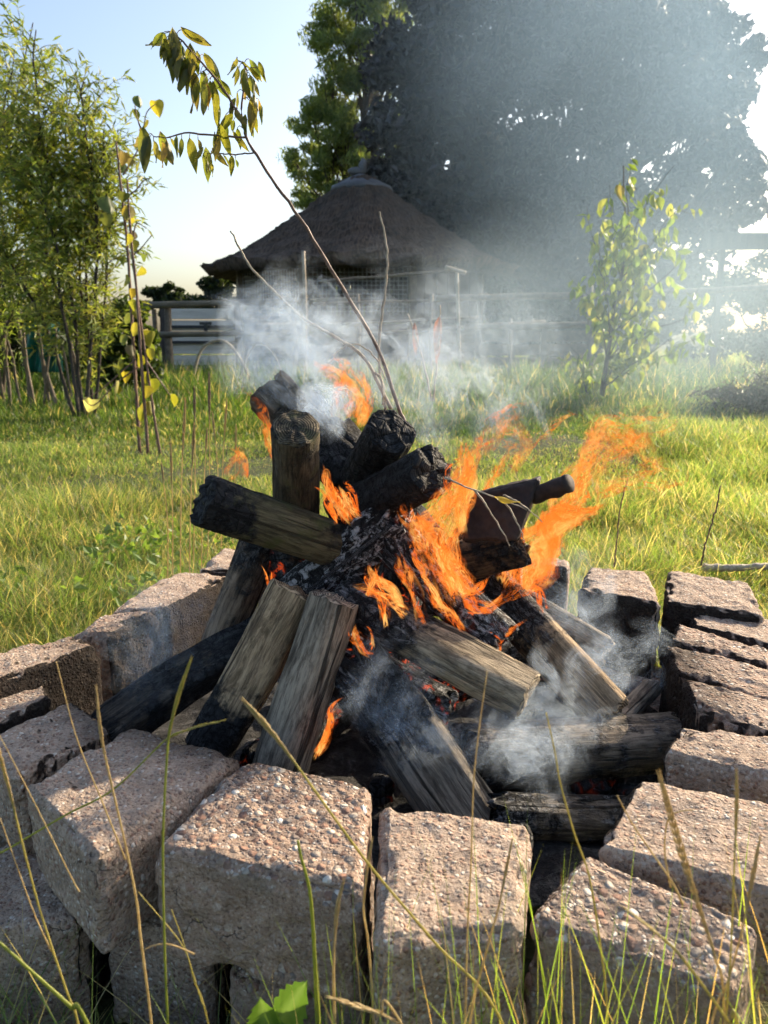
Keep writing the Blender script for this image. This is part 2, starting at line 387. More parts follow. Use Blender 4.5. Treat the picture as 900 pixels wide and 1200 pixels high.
def ground_mat():
    m, nt, out = newmat('meadow ground'); co = nd(nt, 'TexCoord', out=3)
    n = noise(nt, co, 1.2, 5, .6); n2 = noise(nt, co, 40, 5, .7)
    col = mix(nt, smap(nt, n, .35, .65), (.035, .050, .010), (.085, .095, .022))
    col = mix(nt, smap(nt, n2, .45, .7), col, (.11, .095, .04))
    nt.links.new(princ(nt, Base_Color=col, Roughness=.95, Normal=nd(nt, 'Bump', {'Height': mth(nt, 'MULTIPLY', n2, .03), 'Strength': 1.0, 'Distance': 1.0})), out.inputs[0]); return m
M_GROUND = ground_mat()

def flame_mat():
    m, nt, out = newmat('flame'); uv = nd(nt, 'UVMap', uv_map='uv'); t = attr(nt, 't', 2); dens = attr(nt, 'dens', 2); ed = attr(nt, 'edge', 2)
    r = nd(nt, 'ObjectInfo', out=5)
    v = nd(nt, 'VectorMath', {0: uv, 1: nd(nt, 'CombineXYZ', {0: mth(nt, 'MULTIPLY', r, 3), 1: mth(nt, 'MULTIPLY', r, 7), 2: r})}, operation='ADD')
    n = noise(nt, scl(nt, v, (105, 26, 1)), 1, 2.0, .5, 2.4)
    rid = mth(nt, 'POWER', mth(nt, 'SUBTRACT', 1, mth(nt, 'ABSOLUTE', mth(nt, 'MULTIPLY', mth(nt, 'SUBTRACT', n, .5), 6.0), ), clamp=True), 2.2)
    body = smap(nt, noise(nt, scl(nt, v, (34, 11, 1)), 1, 3, .55, 1.0), .42, .70)
    rim = smap(nt, ed, .55, .98, 0, .55)
    a = mth(nt, 'ADD', mth(nt, 'MULTIPLY', mth(nt, 'MULTIPLY', rid, smap(nt, noise(nt, scl(nt, v, (22, 9, 1)), 1, 2, .5, .6), .34, .56)), .80), mth(nt, 'MULTIPLY', body, .22))
    a = mth(nt, 'ADD', a, mth(nt, 'MULTIPLY', rim, body))
    a = mth(nt, 'MULTIPLY', a, smap(nt, t, .62, 1.0, 1, 0)); a = mth(nt, 'MULTIPLY', a, smap(nt, t, 0, .16))
    a = mth(nt, 'MULTIPLY', a, dens, clamp=True); a = mth(nt, 'MULTIPLY', a, smap(nt, a, .03, .24))
    a = mth(nt, 'MULTIPLY', a, smap(nt, ed, .55, 1.0, 1, .10))
    heat = mth(nt, 'ADD', mth(nt, 'MULTIPLY', rid, .5), mth(nt, 'MULTIPLY', body, mth(nt, 'SUBTRACT', 1.0, mth(nt, 'MULTIPLY', t, .55))))
    col = ramp(nt, heat, [(0, (.72, .06, .006)), (.3, (1, .155, .012)), (.62, (1, .26, .035)), (1, (1, .50, .13))])
    em = nd(nt, 'Emission', {0: col, 1: .74})
    nt.links.new(nd(nt, 'MixShader', {0: a, 1: nd(nt, 'BsdfTransparent'), 2: em}), out.inputs[0]); return m
M_FLAME = flame_mat()

# ------------------------------------------------------------------ setting: ground, pit floor
PIT = np.array([0.0, 1.39])
def ring_d(x, y):
    return np.sqrt((x / .56) ** 2 + ((y - 1.39) / .40) ** 2)

def ground():
    xs = np.concatenate([-np.geomspace(900, 8, 24), np.linspace(-7.5, 7.5, 121), np.geomspace(8, 900, 24)])
    ys = np.concatenate([[-40, -10], np.linspace(-2, 18, 161), np.geomspace(19, 1400, 24)])
    X, Y = np.meshgrid(xs, ys); Z = .02 * fbm(np.stack([X * .7, Y * .7, 0 * X], -1), 3, 3) * (np.abs(X) < 60) * (Y < 60)
    Z = np.where(ring_d(X, Y) < 1.9, -.015, Z); n = len(xs)
    V = np.stack([X, Y, Z], -1).reshape(-1, 3); i = np.arange(len(ys) - 1)[:, None] * n; j = np.arange(n - 1)
    F = np.stack([i + j, i + j + 1, i + n + j + 1, i + n + j], -1).reshape(-1, 4)
    solo('ground', V, [F], [M_GROUND], kind='structure', base=(0, 0, 0))
ground()

def ash_bed():
    nr, na = 24, 72; r = np.linspace(0, 1, nr)[1:]; a = np.linspace(0, 2 * np.pi, na, endpoint=False)
    Rr, A = np.meshgrid(r, a, indexing='ij'); X = Rr * .60 * np.cos(A); Y = 1.39 + Rr * .44 * np.sin(A)
    Z = .085 + .05 * (1 - Rr ** 2) + .022 * fbm(np.stack([X * 14, Y * 14, 0 * X], -1), 4, 5)
    V = np.concatenate([np.stack([X, Y, Z], -1).reshape(-1, 3), [[0, 1.39, .13]]]); i = np.arange(nr - 2)[:, None] * na; j = np.arange(na)
    F = np.stack([i + j, i + na + j, i + na + (j + 1) % na, i + (j + 1) % na], -1).reshape(-1, 4)
    F3 = np.stack([np.full(na, len(V) - 1), j, (j + 1) % na], 1)
    solo('ash_bed', V, [F, F3], [M_ASH], kind='structure')
ash_bed()

# ------------------------------------------------------------------ the stone ring
def hexa(corners_top, corners_bot, n, seed, rnd=.010, amp=.003, chip=.010):
    """a worn block filling the eight given corners"""
    ct = np.array(corners_top, float); cb = np.array(corners_bot, float)
    w = (np.linalg.norm(ct[1] - ct[0]) + np.linalg.norm(ct[2] - ct[3])) / 2; d = (np.linalg.norm(ct[3] - ct[0]) + np.linalg.norm(ct[2] - ct[1])) / 2
    h = np.linalg.norm(ct - cb, axis=1).mean()
    dims = np.array([w, d, h]); nn = np.maximum(4, np.round(dims / dims.max() * n)).astype(int)
    pts, quads, off = {}, [], 0
    g = []
    for ax in range(3):
        b, c = [k for k in range(3) if k != ax]
        for side in (0, nn[ax]):
            u, v = np.meshgrid(np.arange(nn[b] + 1), np.arange(nn[c] + 1), indexing='ij')
            q = np.zeros(u.shape + (3,), int); q[..., ax] = side; q[..., b] = u; q[..., c] = v
            idx = np.arange(u.size).reshape(u.shape) + off; off += u.size; g.append(q.reshape(-1, 3))
            f = np.stack([idx[:-1, :-1], idx[1:, :-1], idx[1:, 1:], idx[:-1, 1:]], -1).reshape(-1, 4)
            flip = (side == 0) ^ (ax == 1)
            quads.append(f[:, ::-1] if flip else f)
    g = np.concatenate(g); quads = np.concatenate(quads)
    key = (g[:, 0] * 4096 + g[:, 1]) * 4096 + g[:, 2]; _, first, inv = np.unique(key, return_index=True, return_inverse=True)
    g = g[first]; quads = inv.reshape(-1)[quads]
    s = (g / nn - .5) * dims
    r = min(rnd, dims.min() * .3); core = np.clip(s, -(dims / 2 - r), dims / 2 - r); dd = s - core
    ln = np.linalg.norm(dd, axis=1, keepdims=True); N = dd / np.maximum(ln, 1e-9)
    s = core + N * r
    edge = (np.abs(dd) > r * .3).sum(1) >= 2
    q = s + seed * 3.17
    disp = amp * .8 * fbm(q * 11, 2, seed) + .0026 * fbm(q * 60, 3, seed + 5)
    ch = np.clip(fbm(q * 22, 2, seed + 9) - .12, 0, 1) * chip * 2.2
    soft = np.clip(1 - (np.sort(dims / 2 - np.abs(s), axis=1)[:, 1] / (chip * 2.5)), 0, 1)
    disp = disp - ch * soft - edge * chip * .18
    s = s + N * disp[:, None]
    t = s / dims + .5
    def bil(c):
        return ((1 - t[:, :1]) * (1 - t[:, 1:2]) * c[0] + t[:, :1] * (1 - t[:, 1:2]) * c[1] + t[:, :1] * t[:, 1:2] * c[2] + (1 - t[:, :1]) * t[:, 1:2] * c[3])
    V = bil(cb) * (1 - t[:, 2:]) + bil(ct) * t[:, 2:]
    return V, quads

RING = 'blocks of the fire pit ring'
def block(px, z, h, label, mat=None, n=46, seed=0, spread=0.0, zb=None, amp=.003, chip=.010, rnd=.010):
    """px: near-left, near-right, far-right, far-left corner of the top; z one height or four"""
    zs = z if isinstance(z, (tuple, list)) else (z,) * 4
    ct = np.array([P(x, y, z=q) for (x, y), q in zip(px, zs)])
    c = ct.mean(0); cb = ct.copy(); cb[:, :2] = c[:2] + (ct[:, :2] - c[:2]) * (1 + spread)
    cb[:, 2] = (ct[:, 2] - h) if zb is None else zb
    V, Q = hexa(ct, cb, n, seed, rnd, amp, chip)
    return solo('stone_block', V, [Q], [mat or M_STONE], label, 'stone block', RING)

block([(28, 918), (112, 1008), (288, 884), (150, 850)], .30, .135, 'large sooty-topped stone block at the front left with one rough broken end towards the fire', M_STONE, 84, 1, chip=.008)
block([(175, 992), (424, 1046), (436, 918), (289, 886)], .30, .150, 'pebbly stone block of coarse gravel at front centre left, beside the smooth one', M_PEBBLE, 120, 2, rnd=.012)
block([(436, 1107), (613, 1087), (622, 962), (446, 936)], .30, .17, 'smooth pink stone block with a fine crack at the front centre', M_STONE, 96, 3, rnd=.014)
block([(618, 1078), (866, 1168), (890, 1082), (688, 996)], (.285, .275, .295, .30), .17, 'grey stone block of rounded white pebbles at the front right behind grass', M_PEBBLE, 120, 4)
block([(698, 992), (938, 1052), (965, 948), (748, 912)], .30, .15, 'broad flat pink stone block at right with thin grass shadows on top', M_STONE, 80, 5)
block([(776, 878), (935, 915), (955, 868), (798, 847)], .30, .13, 'narrow pink stone block on the right just behind the broad flat one', M_STONE, 60, 6)
block([(814, 828), (925, 868), (930, 826), (798, 793)], .30, .14, 'stone block on the right, second behind the broad flat one, gritty top', M_ROUGH, 60, 7)
block([(792, 788), (922, 826), (922, 786), (778, 753)], .30, .15, 'gritty stone block midway along the right side with a dark inner end', M_ROUGH, 60, 8)
block([(785, 750), (905, 781), (900, 757), (792, 730)], .30, .15, 'thin broken-topped stone block on the right wedged between gritty blocks', M_ROUGH, 60, 9, amp=.008)
block([(812, 732), (925, 762), (925, 728), (806, 711)], .30, .15, 'low stone block at the back right in front of the long far right block', M_STONE, 50, 10)
block([(777, 704), (897, 720), (880, 683), (783, 667)], .32, .16, 'long pale stone block at the far right end near the lying stick', M_STONE, 60, 11)
block([(678, 690), (775, 708), (758, 668), (690, 664)], .315, .20, 'square stone block standing at the back with a sooty front', M_STONE, 56, 12)
block([(617, 664), (668, 664), (667, 652), (620, 652)], .325, .22, 'small dark sooty stone block at the back behind the right-hand flames', M_ROUGH, 36, 13)
block([(232, 666), (278, 668), (290, 645), (262, 641)], .305, .16, 'small pale stone block at the back left under the mossy log', M_STONE, 36, 14)
block([(126, 714), (196, 713), (268, 674), (206, 668)], .30, .17, 'long sunlit stone block at the far left, smoke drifting along its inner side', M_STONE, 64, 15)
block([(74, 746), (131, 745), (184, 721), (122, 719)], .295, .17, 'craggy stone block on the left between two smooth ones', M_ROUGH, 56, 16, amp=.014, chip=.02)
block([(-62, 818), (118, 753), (86, 743), (-52, 771)], .31, .16, 'long flat stone block at the left edge of the ring with a dark sooty face', M_STONE, 60, 17)
block([(-30, 858), (58, 818), (54, 803), (-30, 815)], .275, .12, 'small grey stone block low at the left edge of the photo', M_STONE, 46, 18)
block([(14, 910), (132, 852), (86, 819), (-24, 868)], .285, .14, 'grey stone block at left, shaded by the woodpile, behind the large front one', M_STONE, 70, 19)
# back of the ring, seen only between the logs
for k, (px, lab) in enumerate([([(300, 660), (375, 658), (372, 642), (305, 643)], 'stone block at the back of the ring hidden behind the charred woodpile, left one'),
                               ([(385, 658), (470, 657), (465, 641), (388, 641)], 'stone block at the back of the ring hidden behind the charred woodpile, middle one'),
                               ([(480, 657), (555, 658), (552, 642), (482, 641)], 'stone block at the back of the ring hidden behind the charred woodpile, right one'),
                               ([(562, 659), (612, 661), (612, 647), (562, 645)], 'stone block at the back of the ring under the scorched wooden board')]):
    block(px, .30, .16, lab, M_STONE, 24, 20 + k)

def low_block(x0, x1, y0, y1, z1, label, mat=None, n=50, seed=0, skew=0.0, z0=-.02):
    ct = np.array([(x0, y0 + skew, z1), (x1, y0 - skew, z1), (x1, y1 - skew, z1), (x0, y1 + skew, z1)]); cb = ct.copy(); cb[:, 2] = z0
    V, Q = hexa(ct, cb, n, seed); return solo('stone_block', V, [Q], [mat or M_STONE], label, 'stone block', RING)
low_block(-.185, -.015, .80, 1.0, .145, 'pebbly stone block at the bottom, carrying the front pebbly block', M_PEBBLE, 90, 31)
low_block(-.36, -.215, .875, 1.03, .142, 'dark stone block low in the shade below the large front left block', M_STONE, 50, 32, .02)
low_block(-.006, .165, .70, .9, .125, 'stone block at the bottom under the smooth pink block', M_STONE, 40, 33)
low_block(.175, .40, .68, .85, .10, 'stone block at the bottom under the white pebble block', M_STONE, 40, 34, .02)
low_block(-.56, -.385, .87, 1.06, .150, 'rounded dark stone block at the lower left corner of the ring', M_STONE, 56, 35, -.01)
low_block(-.33, -.19, .70, .80, .055, 'half buried dark stone block at the lower left in the grass', M_STONE, 40, 36, .01)
low_ring = ['under the shaded grey block at left', 'under the long flat left block', 'under the craggy left block', 'under the long sunlit far left block', 'under the small pale back left block',
            'at the back left of the pit', 'at the back of the pit', 'at the back right of the pit', 'under the square back block', 'under the long far right block', 'under the thin broken-topped right block',
            'under the gritty right blocks', 'under the broad flat right block']
for k, lab in enumerate(low_ring):
    a0 = math.radians(207 - 18.4 * k); a1 = math.radians(207 - 18.4 * (k + 1) + 2); rin = 1.0 + R.uniform(-.02, .03); ro = 1.36
    q = [(.57 * rin * math.cos(a0), 1.39 + .41 * rin * math.sin(a0)), (.57 * rin * math.cos(a1), 1.39 + .41 * rin * math.sin(a1)),
         (.57 * ro * math.cos(a1), 1.39 + .43 * ro * math.sin(a1)), (.57 * ro * math.cos(a0), 1.39 + .43 * ro * math.sin(a0))]
    q = q[::-1]
    ct = np.array([(x, y, .14 + R.uniform(-.008, .004)) for x, y in q]); cb = ct.copy(); cb[:, 2] = -.02
    V, Q = hexa(ct, cb, 30, 50 + k); solo('stone_block', V, [Q], [M_ROUGH], 'sooty lower-course stone block ' + lab, 'stone block', RING)

# ------------------------------------------------------------------ the woodpile
PILE = 'firewood of the burning pile'
def log(a, b, r, label, tint=(.20, .165, .13), char=(0, 0, 0), ash=0.0, glow=0.0, moss=0.0, seed=0, split=0.0, bend=0.0, taper=1.0, rag=(.01, .01), m=44, n=40, name='firewood_log', ridge=.06, flat_ang=0.0):
    """a, b = (px, py, Y) of the two ends; char at start, middle, end"""
    A, B = np.array(P(*a)), np.array(P(*b)); L = np.linalg.norm(B - A)
    t = np.linspace(0, 1, m); C = A + (B - A) * t[:, None]
    T, S, D = frames(C)
    C = C + D * (bend * np.sin(np.pi * t))[:, None] + S * (.4 * bend * np.sin(2 * np.pi * t + seed))[:, None]
    th = np.linspace(0, 2 * np.pi, n, endpoint=False); TH, TT = np.meshgrid(th, t); LL = TT * L
    cyl = np.stack([np.cos(TH) * 1.2 + seed * 5, np.sin(TH) * 1.2, LL * 7], -1)
    rr = r * (1 + (taper - 1) * TT) * (1 + .09 * fbm(cyl * .8, 2, seed) + ridge * vnoise(np.stack([np.cos(TH) * 4 + seed, np.sin(TH) * 4, LL * 3], -1), seed + 3) + .035 * vnoise(np.stack([np.cos(TH) * 9, np.sin(TH) * 9, LL * 9], -1), seed + 4))
    if split:           # flattened faces of split wood
        for k, fa in enumerate((flat_ang, flat_ang + 2.0)):
            lim = r * (1 - split * (1 if k == 0 else .55)); c = np.cos(TH - fa)
            rr = np.where(c > .05, np.minimum(rr, lim / np.maximum(c, .05) * (1 + .03 * vnoise(cyl * 2, seed + 8))), rr)
    cf = np.interp(TT, (0, .5, 1), char)
    agg = vnoise(np.stack([np.cos(TH) * 2.2 + seed, np.sin(TH) * 2.2, LL * 28], -1), seed + 6)
    rr = rr * (1 - .10 * np.clip(cf, 0, 1) * np.abs(agg))
    off = np.zeros_like(TT)
    e0 = rag[0] * fbm(np.stack([np.cos(th) * 3 + seed, np.sin(th) * 3, 0 * th], -1), 3, seed + 11); e1 = rag[1] * fbm(np.stack([np.cos(th) * 3 + seed, np.sin(th) * 3, 0 * th + 9], -1), 3, seed + 12)
    off = e0[None] * np.clip(1 - TT * 8, 0, 1) + e1[None] * np.clip(1 - (1 - TT) * 8, 0, 1)
    def ringpts(i, k, o):
        return C[i] + k[:, None] * (np.cos(th)[:, None] * S[i] + np.sin(th)[:, None] * D[i]) + T[i] * o[:, None]
    rows = [ringpts(i, rr[i], off[i]) for i in range(m)]
    V = np.concatenate(rows); uv = np.stack([TH * r, LL], -1).reshape(-1, 2)
    chv = np.clip(cf, 0, 1.2).reshape(-1)
    i = np.arange(m - 1)[:, None] * n; j = np.arange(n); j2 = (j + 1) % n
    F = [np.stack([i + j, i + j2, i + n + j2, i + n + j], -1).reshape(-1, 4)]; midx = [0] * len(F[0])
    F3 = []; VV, UU, CH = [V], [uv], [chv]; base = len(V)
    for e, (i0, rg, oo) in enumerate(((0, rag[0], off[0]), (m - 1, rag[1], off[-1]))):
        ks = [1.0, .93, .75, .5, .25]; start = base
        for q, k in enumerate(ks):
            inn = oo * k + (rg * .8 * vnoise(np.stack([np.cos(th) * k * 4, np.sin(th) * k * 4, 0 * th + e * 5 + seed], -1), seed + 14)) * (q > 0) + (1 if e == 0 else -1) * (-.003 if q > 0 else 0)
            VV.append(ringpts(i0, rr[i0] * k, inn)); UU.append(np.stack([np.cos(th) * rr[i0] * k, np.sin(th) * rr[i0] * k], -1)); CH.append(np.full(n, chv[i0 * n] + .0))
            if q:
                p0 = base - n; f = np.stack([p0 + j, p0 + j2, base + j2, base + j], -1)
                F.append(f[:, ::-1] if e == 0 else f); midx += [1] * n
            base += n
        VV.append((C[i0])[None]); UU.append(np.zeros((1, 2))); CH.append(np.full(1, chv[i0 * n]))
        f = np.stack([np.full(n, base), base - n + j2, base - n + j], -1); F3.append(f if e == 0 else f[:, ::-1]); base += 1
    V = np.concatenate(VV); nv = len(V)
    polys = [np.concatenate(F)] + [np.concatenate(F3)]; midx = midx + [1] * len(polys[1])
    o = solo(name, V, polys, [M_LOG, M_END], label, 'firewood', PILE, uv=np.concatenate(UU), midx=midx,
             attrs={'char': np.concatenate(CH), 'ash': np.full(nv, ash), 'glow': np.full(nv, glow), 'moss': np.full(nv, moss), 'tint': np.tile(tint, (nv, 1))})
    return o

GREY, TAN, BRN = (.24, .215, .185), (.34, .27, .19), (.17, .12, .085)
log((320, 462, 1.62), (412, 556, 1.52), .051, 'short blackened log with a splintered top end, highest on the left', (.13, .105, .08), (.32, .5, .9), .1, 0, .2, 1, rag=(.012, .01), ridge=.1)
log((347, 502, 1.30), (346, 640, 1.50), .041, 'upright charred log whose round sawn end with growth rings faces forward', (.10, .085, .06), (.42, .38, .7), .12, 0, .5, 2, rag=(.004, .01))
log((240, 586, 1.27), (425, 648, 1.40), .041, 'mossy greenish log pointing left out of the fire with a ragged dark end', (.125, .115, .07), (.8, .2, .75), .05, 0, .9, 3, rag=(.007, .01))
log((306, 630, 1.50), (258, 752, 1.46), .038, 'half burnt log leaning upright at left below the mossy one', (.22, .17, .13), (.6, .4, .25), .3, .0, 0, 4)
log((386, 508, 1.58), (500, 640, 1.45), .047, 'thick blue-black charred log slanting down from the top of the pile', BRN, (.9, 1, 1), .12, 0, 0, 5, split=.25, flat_ang=-1.5)
log((459, 505, 1.38), (405, 590, 1.58), .046, 'charred log with a black round end, rightmost at the top of the pile', BRN, (1, 1, 1), .12, 0, 0, 6, rag=(.006, .01), split=.12, flat_ang=.6)
log((504, 553, 1.28), (405, 604, 1.45), .043, 'black charred log end with flaking bark beside the central flame', BRN, (1, 1, 1), .06, 0, 0, 7, rag=(.008, .01))
log((530, 640, 1.52), (712, 838, 1.30), .043, 'long log slanting down to the right, black above and sunlit brown below', (.33, .255, .175), (1.0, .62, .0), .35, .0, 0, 8, split=.22, flat_ang=.9, ridge=.1)
log((445, 618, 1.36), (585, 752, 1.25), .043, 'black log with alligator cracking slanting right through the middle', BRN, (1.1, 1.1, .8), 1.3, .06, 0, 9, ridge=.1)
log((346, 702, 1.40), (470, 604, 1.34), .048, 'burnt log crusted with white ash in the middle of the pile', BRN, (1.1, 1.1, 1.1), 2.2, .0, 0, 10, ridge=.16, rag=(.02, .02))
log((405, 700, 1.30), (618, 814, 1.15), .042, 'pale grey log slanting right with a sunlit top edge and cut lower end', (.34, .29, .22), (1.0, .42, .12), .5, .0, 0, 11, split=.2, flat_ang=1.3, ridge=.05, rag=(.01, .004))
log((345, 694, 1.29), (246, 876, 1.23), .043, 'tan split log leaning at the front left with a sawn top end', (.40, .30, .20), (.12, .25, .95), .1, 0, .1, 12, split=.3, flat_ang=2.4, rag=(.004, .01))
log((392, 702, 1.25), (322, 915, 1.18), .041, 'smooth grey weathered log leaning at the front beside the tan one', (.30, .26, .215), (.1, .1, .3), .1, 0, 0, 13, ridge=.04, rag=(.006, .01), taper=1.12)
log((128, 856, 1.28), (318, 738, 1.42), .047, 'broad dark split log lying along the left inner side', (.10, .085, .072), (.5, .6, .9), .12, 0, 0, 14, split=.5, flat_ang=1.2, ridge=.2, bend=.008, rag=(.03, .01))
log((415, 772, 1.26), (545, 962, 1.13), .060, 'grey curved-grain log sloping down to the front centre', (.27, .245, .215), (1.0, .5, .2), .5, .0, 0, 15, split=.3, flat_ang=.8, ridge=.1, rag=(.02, .02))
log((548, 884, 1.21), (796, 868, 1.28), .054, 'large burnt log lying across the bottom of the pit at right', (.24, .205, .17), (.6, .46, .42), .6, 0, 0, 16, ridge=.14, split=.2, flat_ang=1.57, rag=(.02, .02))
log((392, 768, 1.30), (520, 838, 1.24), .048, 'charcoal log with deep square cracks in the heart of the fire', BRN, (1.1, 1.1, 1.1), 1.1, .9, 0, 17, ridge=.16)
log((720, 852, 1.30), (764, 806, 1.42), .020, 'small grey stick leaning on the inner right wall of the pit', (.26, .23, .2), (.4, .1, .1), .1, 0, 0, 18, m=24, n=24)
log((612, 706, 1.60), (708, 762, 1.52), .030, 'grey smoking log behind the long slanting one at right', (.25, .21, .17), (.8, .4, .1), .3, 0, 0, 19)
log((330, 610, 1.52), (372, 812, 1.44), .045, 'scorched reddish log upright in the shade inside the pile', (.17, .10, .07), (.5, .75, 1), .2, .5, 0, 20)
log((478, 640, 1.54), (440, 820, 1.50), .050, 'black log standing inside the pile behind the front logs', BRN, (1.1, 1.1, 1.1), .4, .9, 0, 21)
log((470, 810, 1.42), (640, 770, 1.48), .045, 'black log lying deep in the pile under the pale grey one', BRN, (1.1, 1.1, 1.1), .5, .6, 0, 22)
log((540, 658, 1.44), (610, 640, 1.40), .040, 'short brown log stub under the scorched board', (.20, .12, .07), (.5, .5, .6), .1, 0, 0, 23, m=24)
log((596, 955, 1.20), (690, 1010, 1.10), .014, 'thin brown stick at the front of the pit floor', (.22, .16, .11), (.5, .2, .2), .1, 0, 0, 24, m=20, n=16)
log((578, 955, 1.11), (742, 958, 1.17), .034, 'low ashy log lying at the front right of the pit floor', (.24, .21, .18), (.7, .4, .6), .9, 0, 0, 26, ridge=.14, rag=(.02, .02))
log((300, 900, 1.24), (395, 830, 1.40), .040, 'black stub low behind the two leaning front logs', BRN, (1.1, 1.1, 1.1), .4, .3, 0, 25, m=28)

def scorched_board():
    base = P(585, 640, 1.34); root = empty('wooden_board', base, 'scorched dark wooden board with a short round handle, sticking out to the right', 'board', None)
    f = [P(548, 579, 1.36), P(634, 559, 1.30), P(606, 634, 1.27), P(541, 637, 1.33)]
    back = Vector((.012, .045, -.006))
    ct = np.array([f[3], f[2], f[1], f[0]]); ct2 = ct + np.array(back)
    V, Q = hexa(np.array([ct[0], ct[1], ct[2], ct[3]]), np.array([ct2[0], ct2[1], ct2[2], ct2[3]]), 40, 77, .005, .002, .004)
    part('board', raw_mesh('board', V, [Q[:, ::-1]], mats=[M_SLAB]), root)
    a, b = np.array(P(626, 580, 1.32)), np.array(P(667, 566, 1.27))
    mb = MB(); t = np.linspace(0, 1, 14)[:, None]; mb.tube(a + (b - a) * t, np.r_[np.full(12, .0155), .0165, .015] * (1 + .06 * np.sin(np.arange(14))), 18, .12, 4)
    part('handle', mb.mesh('handle', [M_SLAB]), root)
scorched_board()

# charcoal lumps on the pit floor
for k in range(26):
    a = R.uniform(0, 6.283); rr = R.uniform(.35, .95) ** .7; x, y = .50 * rr * math.cos(a), 1.39 + .34 * rr * math.sin(a)
    if k < 12: x, y = R.uniform(-.2, .42), R.uniform(1.06, 1.24)
    s = R.uniform(.016, .036); c = np.array([(x + s * i, y + s * j, .10 + .05 * (1 - rr ** 2) + s) for i, j in ((-1, -1), (1, -1), (1, 1), (-1, 1))])
    c[:, :2] += rng.normal(0, s * .25, (4, 2)); cb = c.copy(); cb[:, 2] -= s * 1.9
    V, Q = hexa(c, cb, 12, 200 + k, .008, .006, .01)
    nv = len(V)
    solo('charcoal_lump', V, [Q], [M_END], 'black charcoal lump dusted with ash on the pit floor', 'charcoal', 'charcoal lumps on the pit floor', uv=V[:, :2],
         attrs={'char': np.full(nv, 1.1), 'ash': np.full(nv, R.choice((.2, .5, .9))), 'glow': np.full(nv, .03), 'moss': np.zeros(nv), 'tint': np.tile((.1, .09, .08), (nv, 1))})

# ------------------------------------------------------------------ flames
FL = 'flames of the fire'
def tongue_mesh(pts, Y, dens, seed, m=34, n=14, turb=1.0):
    """pts: (px, py, width px) from root to tip"""
    q = crom(pts, m); q[:, 2] = np.interp(np.linspace(0, 1, m), np.linspace(0, 1, len(pts)), [p[2] for p in pts])
    t = np.linspace(0, 1, m)
    C = np.array([P(x, y, Y) for x, y, w in q]); sc_ = np.array([mpp(c) for c in C])
    w = q[:, 2] * sc_ * .5 * np.minimum(1, (1 - t) * 3.2 + .02) ** .75 * np.minimum(1, t * 7 + .45)
    s = np.concatenate([[0], np.cumsum(np.linalg.norm(np.diff(C, axis=0), axis=1))])
    wob = np.stack([fbm(np.stack([s * 16 + seed * 3.1, 0 * s + k * 7.7, 0 * s], -1), 3, seed + k) for k in range(3)], -1)
    C = C + wob * (.013 * turb * t[:, None]) * np.array([1, 1.4, .5])
    T = np.gradient(C, axis=0); T /= np.linalg.norm(T, axis=1)[:, None] + 1e-9
    rr = random.Random(seed); ang = rr.uniform(-.7, .7); Dn = np.array([math.sin(ang), math.cos(ang), 0])
    S = np.cross(T, Dn); S /= np.linalg.norm(S, axis=1)[:, None] + 1e-9; D = np.cross(S, T)
    a = np.linspace(0, 2 * np.pi, n, endpoint=False); ca, sa = np.cos(a), np.sin(a)
    ew = 1 + .45 * turb * fbm(np.stack([np.sign(ca)[None] * 3 + 0 * t[:, None], s[:, None] * 26 + 0 * ca[None], 0 * t[:, None] + seed + 0 * ca[None]], -1), 3, seed)
    V = C[:, None] + (w[:, None] * ew * ca[None])[..., None] * S[:, None] + (w[:, None] * .42 * sa[None])[..., None] * D[:, None]
    V = V + .004 * turb * np.stack([vnoise(V * 45 + 9 * k, seed + k) for k in range(3)], -1) * t[:, None, None]
    uv = np.stack([w[:, None] * ca[None] + 0 * t[:, None], s[:, None] + 0 * ca[None]], -1).reshape(-1, 2)
    i = np.arange(m - 1)[:, None] * n; j = np.arange(n); j2 = (j + 1) % n
    F = np.stack([i + j, i + j2, i + n + j2, i + n + j], -1).reshape(-1, 4)
    return raw_mesh('tongue', V.reshape(-1, 3), [F], uv=uv, attrs={'t': np.repeat(t, n), 'dens': np.full(m * n, dens), 'edge': np.tile(np.abs(ca), m)}, mats=[M_FLAME])

_fs = [100]
def flame(label, Y, tongues, dens=1.0, twins=1, turb=1.0, jit=8):
    twins = int(twins * 1.6) + 1
    x, y, _ = tongues[0][0]; root = empty('flame', P(x, y, Y), label, 'flame', FL)
    for tg in tongues:
        for k in range(twins + 1):
            _fs[0] += 1; rr = random.Random(_fs[0])
            p = [(a + (rr.gauss(0, jit) if k else 0) * (.3 + .7 * i / len(tg)), b + (rr.gauss(0, jit) if k else 0), c * (rr.uniform(.2, .5) if k else .75)) for i, (a, b, c) in enumerate(tg)]
            part('tongue', tongue_mesh(p, Y + (rr.gauss(0, .02) if k else 0), dens * (rr.uniform(.6, 1.1) if k else .7), _fs[0], turb=turb * (1.25 if k else 1)), root)

